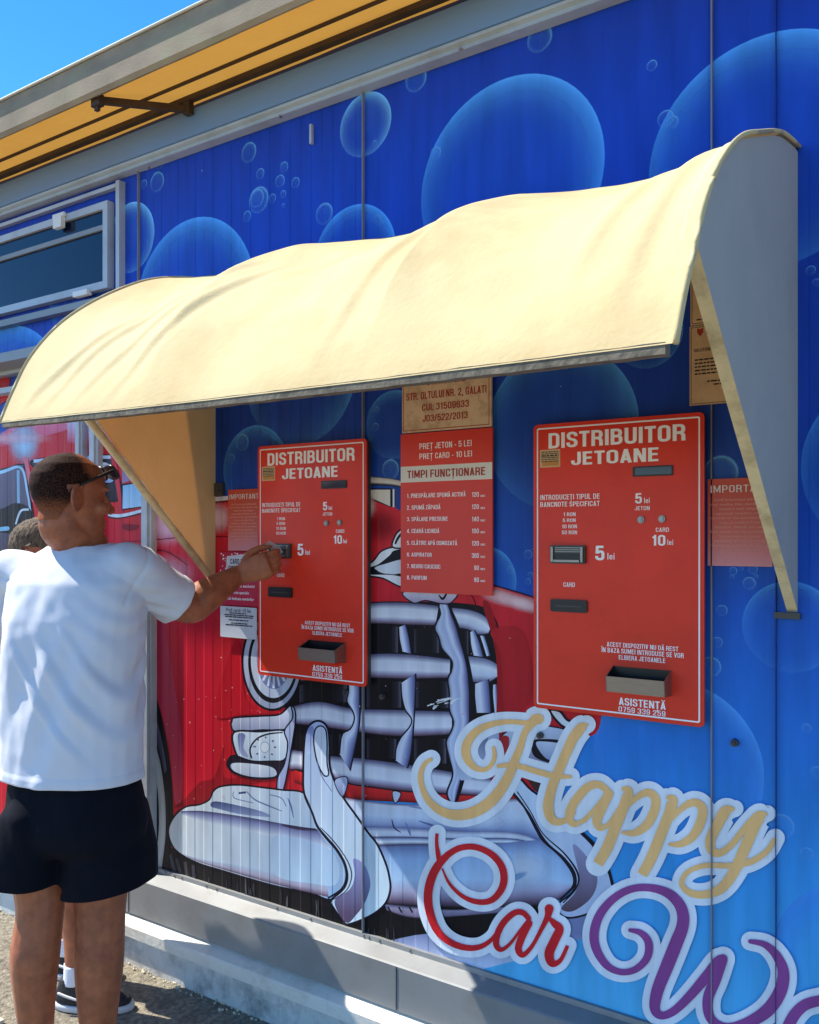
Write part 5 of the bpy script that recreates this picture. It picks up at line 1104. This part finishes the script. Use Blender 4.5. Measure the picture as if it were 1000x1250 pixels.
# ---- the man at the left machine
fm = Vector((-.29, .957, 0)).normalized(); um = Vector((fm.y, -fm.x, 0))           # torso facing, his right
Zm = 2.34
man = empty('person', (*(D(85, 1340, Zm).xy), 0), 'man in white t-shirt and dark shorts, back turned, feeding a banknote into the machine', 'person')
hc = D(85, 607, 2.345); hf = Vector((.24, .97, 0)).normalized(); hu = Vector((hf.y, -hf.x, 0)); HK = 1.02
hand_t = W(326, 689, -.12)
sh = D(161, 697, 2.345); el = D(230, 741, 2.49); wrp = D(289, 703, 2.63)
lsh = D(10, 702, 2.445); lel = D(-22, 830, 2.48); lwr = D(20, 860, 2.66)
TR = [(90, 952, .196, .138, 0), (89, 880, .194, .136, .0), (88, 810, .196, .134, .005), (87, 755, .202, .128, .012), (86, 712, .200, .122, .03), (85, 688, .168, .100, .045), (84, 664, .085, .066, .06)]
bm = bmesh.new()
loft(bm, [ering(D(px, min(py, 930), Zm)+fm*ff, um, fm, a-.018, b-.018) for px, py, a, b, ff in TR])
loft(bm, [ering(D(px, py, Zm), um, fm, a, b) for px, py, a, b in ((90, 930, .15, .10), (92, 985, .158, .108), (92, 1010, .155, .105))])
tube(bm, [(D(84, 680, Zm)+fm*.05, .074), (D(84, 662, Zm)+fm*.055, .066), (hc-UP*.08-hf*.02, .060), (hc-UP*.03-hf*.015, .056)])
head(bm, hc, hu, hf, HK)
tube(bm, [(sh-um*.03, .058), (sh.lerp(el, .5), .052), (el, .048), (el.lerp(wrp, .28), .052), (el.lerp(wrp, .7), .041), (wrp, .031), (wrp+(wrp-el).normalized()*.02, .026)])
tube(bm, [(lsh+um*.03, .056), (lsh.lerp(lel, .5), .048), (lel, .041), (lel.lerp(lwr, .35), .042), (lwr, .027)])
hd = (hand_t-wrp).normalized()
tip, hd_, hn_, hs_ = hand(bm, wrp+hd*.015, hd, Vector((.1, -.6, .6)), Vector((-.35, -.2, 1)), 1.04, .82, True)
hand(bm, lwr, (lwr-lel).normalized(), Vector((-.5, 0, .8)), um, 1.0, .5)
LL = [(D(50, 985, 2.33), .085), (D(48, 1060, 2.32), .072), (D(49, 1112, 2.31), .0615), (D(43, 1165, 2.30), .0635), (D(43, 1215, 2.30), .053), (D(46, 1285, 2.31), .038), (D(46, 1322, 2.31), .036)]
RL = [(D(128, 985, 2.36), .09), (D(124, 1060, 2.36), .078), (D(122, 1112, 2.35), .068), (D(121, 1172, 2.345), .0655), (D(120, 1225, 2.345), .055), (D(119, 1290, 2.36), .039), (D(119, 1325, 2.36), .037)]
tube(bm, LL); tube(bm, RL)
for L_ in (LL, RL):
    kp = L_[2][0]; ball(bm, kp+fm*.02, (um, fm, UP), (.05, .05, .06)); cp = L_[3][0]; ball(bm, cp-fm*.018, (um, fm, UP), (.05, .048, .085))
me = remesh(bm, .0037, 4); body = link('body', me, M['skin'], man, True)
def hloc(p): q = p-hc; return q.dot(hu)/HK, q.dot(hf)/HK, q.z/HK
def fade_hair():
    m, n, l, p = nodes('cropped_dark_hair'); at = n.new('ShaderNodeVertexColor'); at.layer_name = 'Fade'
    tc = n.new('ShaderNodeTexCoord'); nz = n.new('ShaderNodeTexNoise'); nz.inputs['Scale'].default_value = 420; nz.inputs['Detail'].default_value = 3; l.new(tc.outputs['Object'], nz.inputs[0])
    mr = n.new('ShaderNodeMapRange'); mr.inputs[1].default_value = .3; mr.inputs[2].default_value = .7; mr.inputs[3].default_value = -.38; mr.inputs[4].default_value = .3; l.new(nz.outputs[0], mr.inputs[0])
    ad = n.new('ShaderNodeMath'); ad.use_clamp = True; l.new(at.outputs[0], ad.inputs[0]); l.new(mr.outputs[0], ad.inputs[1])
    mx = n.new('ShaderNodeMixRGB'); mx.inputs[1].default_value = RGB((156, 90, 58)); mx.inputs[2].default_value = RGB((12, 11, 12)); l.new(ad.outputs[0], mx.inputs[0]); l.new(mx.outputs[0], p.inputs['Base Color'])
    p.inputs['Roughness'].default_value = .85; p.inputs['Specular IOR Level'].default_value = .15; return m
def hk(p):
    x, y, z = hloc(p)
    if (p-hc).length > .2 or abs(x) > .085: return False
    line = -.062 if y < -.05 else (-.062+(y+.05)*1.9 if y < .0 else .033+y*.25)
    front = .05-.35*max(0, z-.03)
    return z > line and y < front and not (abs(x) > .071 and -.035 < y < .02 and z < .03)
ha = hair_from(me, hk, lambda p: .0018, fade_hair(), 'hair', man)
ca = ha.data.color_attributes.new('Fade', 'FLOAT_COLOR', 'POINT')
for i, v in enumerate(ha.data.vertices):
    x, y, z = hloc(v.co); t = min(1, max(0, (z+.06)/.06)); t *= min(1, max(.0, (.07-y)/.05)) if z < .06 else min(1, max(.25, (.06-y)/.06)); t *= min(1, max(.0, (.05-.35*max(0, z-.03)-y)/.03)+.15); ca.data[i].color = (t, t, t, 1)
for s in (-1, 1):
    bm = bmesh.new(); bmesh.ops.create_uvsphere(bm, u_segments=12, v_segments=8, radius=.0105, matrix=Matrix.Translation(hc+hf*.070*HK+hu*s*.029*HK+UP*.002)); obj('eye', bm, M['eye'], man, smooth=True)
# t-shirt
bm = bmesh.new()
loft(bm, [ering(D(px, py, Zm)+fm*ff, um, fm, a, b) for px, py, a, b, ff in TR])
se = sh.lerp(el, .70); sd_ = (el-sh).normalized()
tube(bm, [(sh-um*.07-UP*.01, .078), (sh, .074), (sh.lerp(el, .4), .068), (se, .0655), (se+sd_*.03, .064)], 24)
le = lsh.lerp(lel, .55); ld_ = (lel-lsh).normalized()
tube(bm, [(lsh+um*.07-UP*.01, .070), (lsh, .066), (lsh.lerp(lel, .35), .062), (le, .060), (le+ld_*.03, .060)], 24)
ms = remesh(bm, .0055, 7)
hemp = D(90, 946, Zm); nk = D(84, 667, Zm)+fm*.055
cut_shell(ms, [(hemp, -UP), (se+sd_*.02, sd_), (le+ld_*.02, ld_), (nk, (UP-fm*.05).normalized())], .003)
arm_pit = D(160, 745, Zm)
def shirtfold(co, n):
    d = .0035*noise.noise((co.x*9, co.y*9, co.z*5))+.0016*noise.noise(co*26)
    t = (co-arm_pit).length; d += .0055*math.exp(-t/.10)*math.sin(((co.z-arm_pit.z)*1.0+(co.x-arm_pit.x)*.8)*120)
    zz = co.z-hemp.z
    if zz < .32: d += .006*(1-zz/.32)*min(1, zz*18)*noise.noise((co.x*14+co.z*7, co.y*10, co.z*12+3))
    # a few sharp pulled creases running from the raised arm to the waist
    for ox, am, wd in ((0, .011, .013), (.07, .010, .010), (.15, .011, .014), (.25, .008, .011)):
        q = (co.x-arm_pit.x+ox)*.82+(arm_pit.z-co.z)*(-.42-.5*ox)+.012*noise.noise((co.z*6, ox*9, 1)); q /= wd
        if .04 < zz < .42: d += am*math.sin(math.pi*(zz-.04)/.38)*(math.exp(-q*q)-.6*math.exp(-(q-1.6)**2))
    # drapes hanging from the shoulder blades
    d += .012*noise.noise((co.x*16-co.z*5, co.y*4, co.z*2.2+8))*min(1, max(0, (1.40-co.z)/.2))
    if zz < .021: d += .0022
    # armhole seam and sleeve hem
    for S_, A_, rad in ((sh, sd_, .12), (lsh, ld_, .12)):
        q = (co-S_).dot(A_); r_ = (co-S_-A_*q).length
        if r_ < rad: d -= .0035*math.exp(-((q+.012)/.005)**2)
    if (co-se).length < .09 and (co-se).dot(sd_) > -.004: d += .0018
    return d
wrinkle(ms, shirtfold)
ts = link('t_shirt', ms, M['shirt'], man, True); md = ts.modifiers.new('thickness', 'SOLIDIFY'); md.thickness = .003; md.offset = 1
# hem stitching and collar band
bm = bmesh.new(); q = [p for p in ering(D(90, 943, Zm), um, fm, .1995, .1415, 60)]
def band(name, rings, m, root):
    bm = bmesh.new(); R_ = [[bm.verts.new(p) for p in r] for r in rings]; n = len(R_[0])
    for a, b in zip(R_, R_[1:]):
        for i in range(n): bm.faces.new((a[i], a[(i+1) % n], b[(i+1) % n], b[i]))
    return obj(name, bm, m, root, smooth=True)
# shorts
bm = bmesh.new()
loft(bm, [ering(D(px, py, Zm), um, fm, a, b, 28, 2.3) for px, py, a, b in ((91, 925, .168, .112), (92, 960, .184, .128), (93, 1000, .196, .14), (93, 1020, .186, .13), (93, 1034, .15, .10))])
def legloft(cs_): loft(bm, [ering(D(px, py, z_), um, fm, a, b, 26, 2.3) for px, py, z_, a, b in cs_])
legloft(((62, 955, 2.335, .05, .08), (52, 985, 2.33, .085, .115), (42, 1040, 2.325, .092, .115), (39, 1098, 2.32, .088, .112)))
legloft(((118, 955, 2.345, .05, .08), (128, 985, 2.35, .098, .125), (134, 1040, 2.345, .115, .13), (134, 1108, 2.34, .119, .132)))
mo = remesh(bm, .0055, 16)
lh = D(39, 1070, 2.32); rh = D(134, 1078, 2.34)
cut_shell(mo, [(D(91, 931, Zm), UP)], 0)
cut_shell(mo, [(lh, (-UP*.995-um*.03).normalized()), (rh, (-UP*.985+um*.14).normalized())], 0, .17)
wrinkle(mo, lambda co, n: .005*noise.noise((co.x*12, co.y*12, co.z*4))+.004*noise.noise((co.x*22+co.z*9, co.y*14, co.z*7)))
shs = link('shorts', mo, M['shorts'], man, True); md = shs.modifiers.new('thickness', 'SOLIDIFY'); md.thickness = .003; md.offset = 1
for L_ in (LL, RL): shoe(man, L_[-1][0], fm)
for L_ in (LL, RL):
    bm = bmesh.new(); a_ = L_[-1][0]; tube(bm, [(Vector((a_.x, a_.y, .16)), .043), (Vector((a_.x, a_.y, .09)), .044)], 18, False); obj('sock', bm, M['sock'], man, smooth=True)
# sunglasses pushed up on the forehead
sgx = empty('sunglasses', tuple(hc+UP*.05), 'black sunglasses pushed up on the man\'s head', 'sunglasses')
fr = bmesh.new(); ls = []
def hp(x, y, z): return hc+hu*x*HK+hf*y*HK+UP*z*HK
for s in (-1, 1):
    bm = bmesh.new(); tube(bm, [(hp(s*.079, -.028, .012), .004), (hp(s*.081, -.01, .026), .004), (hp(s*.081, .04, .05), .0045), (hp(s*.072, .088, .071), .0050)], 10); obj('temple', bm, M['dark'], sgx, smooth=True)
    bm = bmesh.new(); c = hp(s*.035, .100, .070); up2 = (UP*.86-hf*.5).normalized(); nn = (hf*.86+UP*.5).normalized()
    R0 = [c+hu*.030*HK*math.copysign(abs(math.cos(t))**.75, math.cos(t))+up2*.019*HK*math.copysign(abs(math.sin(t))**.75, math.sin(t)) for t in [k*math.pi/12 for k in range(24)]]
    A = [bm.verts.new(p-nn*.0035) for p in R0]; B = [bm.verts.new(p+nn*.0035) for p in R0]
    for i in range(24): bm.faces.new((A[i], A[(i+1) % 24], B[(i+1) % 24], B[i]))
    bm.faces.new(A[::-1]); bm.faces.new(B); obj('lens', bm, M['lcd'], sgx, bevel=.0012)
    bm = bmesh.new(); tube(bm, [(q_, .0042) for q_ in R0+R0[:1]], 10)
    obj('rim', bm, M['dark'], sgx, smooth=True)
bm = bmesh.new(); tube(bm, [(hp(-.01, .104, .072), .004), (hp(0, .108, .076), .004), (hp(.01, .104, .072), .004)], 10); obj('bridge', bm, M['dark'], sgx, smooth=True)
# banknote between thumb and fingers, its far edge in the slot
slot = W(340, 676, -.047)
bm = bmesh.new(); d0 = (slot-tip).normalized(); L0 = (slot-tip).length+.03; sv = Vector((1, 0, .25)).normalized(); rows = []
for i in range(13):
    t = i/12; p = tip-d0*.02+d0*(L0)*t+UP*.006*math.sin(math.pi*t); rows.append([bm.verts.new(p+sv*(j/4-.5)*.034+UP*.003*math.cos(j*1.5)) for j in range(5)])
for a, b in zip(rows, rows[1:]):
    for j in range(4): bm.faces.new((a[j], a[j+1], b[j+1], b[j]))
tag(obj('banknote', bm, M['note'], None, True), 'pale banknote held at the left machine\'s slot', 'banknote')

# ---- the customer standing beyond him, mostly hidden
f2 = Vector((.88, .47, 0)).normalized(); u2 = Vector((f2.y, -f2.x, 0))
a1 = G(76, 1228); a2 = G(66, 1190)                               # heels
fa = a1+f2*.045+u2*.0; fb = a2+f2*.05
base = (fa+fb)/2-f2*.02
p2 = empty('person', (base.x, base.y, 0), 'person with short greying hair and black trainers, mostly hidden behind the man', 'person')
h2 = D(54, 678, 2.70); hf2 = Vector((.8, .6, 0)).normalized(); hu2 = Vector((hf2.y, -hf2.x, 0))
def B2(z, f=0.0): return Vector((base.x, base.y, z))+f2*f+(h2-Vector((base.x, base.y, h2.z)))*max(0, min(1, (z-.8)/.7))
TR2 = [(.80, .16, .12), (.95, .155, .115), (1.1, .165, .115), (1.22, .175, .11), (1.30, .16, .09), (1.34, .12, .075), (1.37, .07, .06)]
bm = bmesh.new()
loft(bm, [ering(B2(z), u2, f2, a-.014, b-.012) for z, a, b in TR2]); loft(bm, [ering(B2(z), u2, f2, a, b) for z, a, b in ((.70, .14, .11), (.78, .15, .115), (.85, .145, .11))])
tube(bm, [(B2(1.33), .06), (B2(1.40), .052), (h2-UP*.05-hf2*.015, .05)]); head(bm, h2, hu2, hf2, .97)
arms = []
for s in (-1, 1):
    S_ = B2(1.29)+u2*s*.155; E_ = S_+u2*s*.03-UP*.26-f2*.02; W_ = E_+f2*.10-UP*.2-u2*s*.03; arms.append((S_, E_, W_))
    tube(bm, [(S_-u2*s*.02, .048), (S_.lerp(E_, .5), .043), (E_, .036), (E_.lerp(W_, .35), .037), (W_, .025)]); hand(bm, W_, (W_-E_).normalized(), u2*s, f2, .92, .3)
legs = []
for s, ft in ((1, fa), (-1, fb)):
    hip = B2(.76)+u2*s*.075; kn = Vector((ft.x, ft.y, .45)).lerp(hip, .12)+f2*.015; an = Vector((ft.x, ft.y, .09)); legs.append(an)
    tube(bm, [(hip, .08), (hip.lerp(kn, .5), .066), (kn, .050), (kn.lerp(an, .33)-f2*.012, .0505), (kn.lerp(an, .7), .039), (an, .032), (an-UP*.03, .032)])
me2 = remesh(bm, .006, 4); link('body', me2, M['skin'], p2, True)
bm = bmesh.new(); loft(bm, [ering(B2(z), u2, f2, a, b) for z, a, b in TR2])
for S_, E_, W_ in arms: tube(bm, [(S_.lerp(B2(1.28), .4), .066), (S_, .062), (S_.lerp(E_, .6), .056)])
link('t_shirt', remesh(bm, .007, 6), M['greyshirt'], p2, True)
bm = bmesh.new(); loft(bm, [ering(B2(z), u2, f2, a, b) for z, a, b in ((.66, .15, .12), (.75, .165, .128), (.86, .16, .122))])
for s, an in ((1, legs[0]), (-1, legs[1])):
    hip = B2(.74)+u2*s*.075; kn = Vector((an.x, an.y, .50)).lerp(hip, .12); loft(bm, [ering(hip.lerp(kn, t), u2, f2, a, a*1.15) for t, a in ((0, .085), (.5, .085), (1, .084))])
link('shorts', remesh(bm, .007, 6), M['shorts'], p2, True)
def h2k(p):
    q = p-h2; x, y, z = q.dot(hu2), q.dot(hf2), q.z
    return q.length < .19 and z > (-.085 if y < .02 else .0 if y < .05 else .055) and not (abs(x) > .069 and -.035 < y < .02 and z < .025)
hair_from(me2, h2k, lambda p: .006+.002*noise.noise(p*150)+random.uniform(0, .0035), M['greyhair'], 'hair', p2)
for an in legs:
    shoe(p2, an, f2, .92)
    bm = bmesh.new(); tube(bm, [(Vector((an.x, an.y, .140)), .036), (Vector((an.x, an.y, .08)), .038)], 18, False); obj('sock', bm, M['sock'], p2, smooth=True)
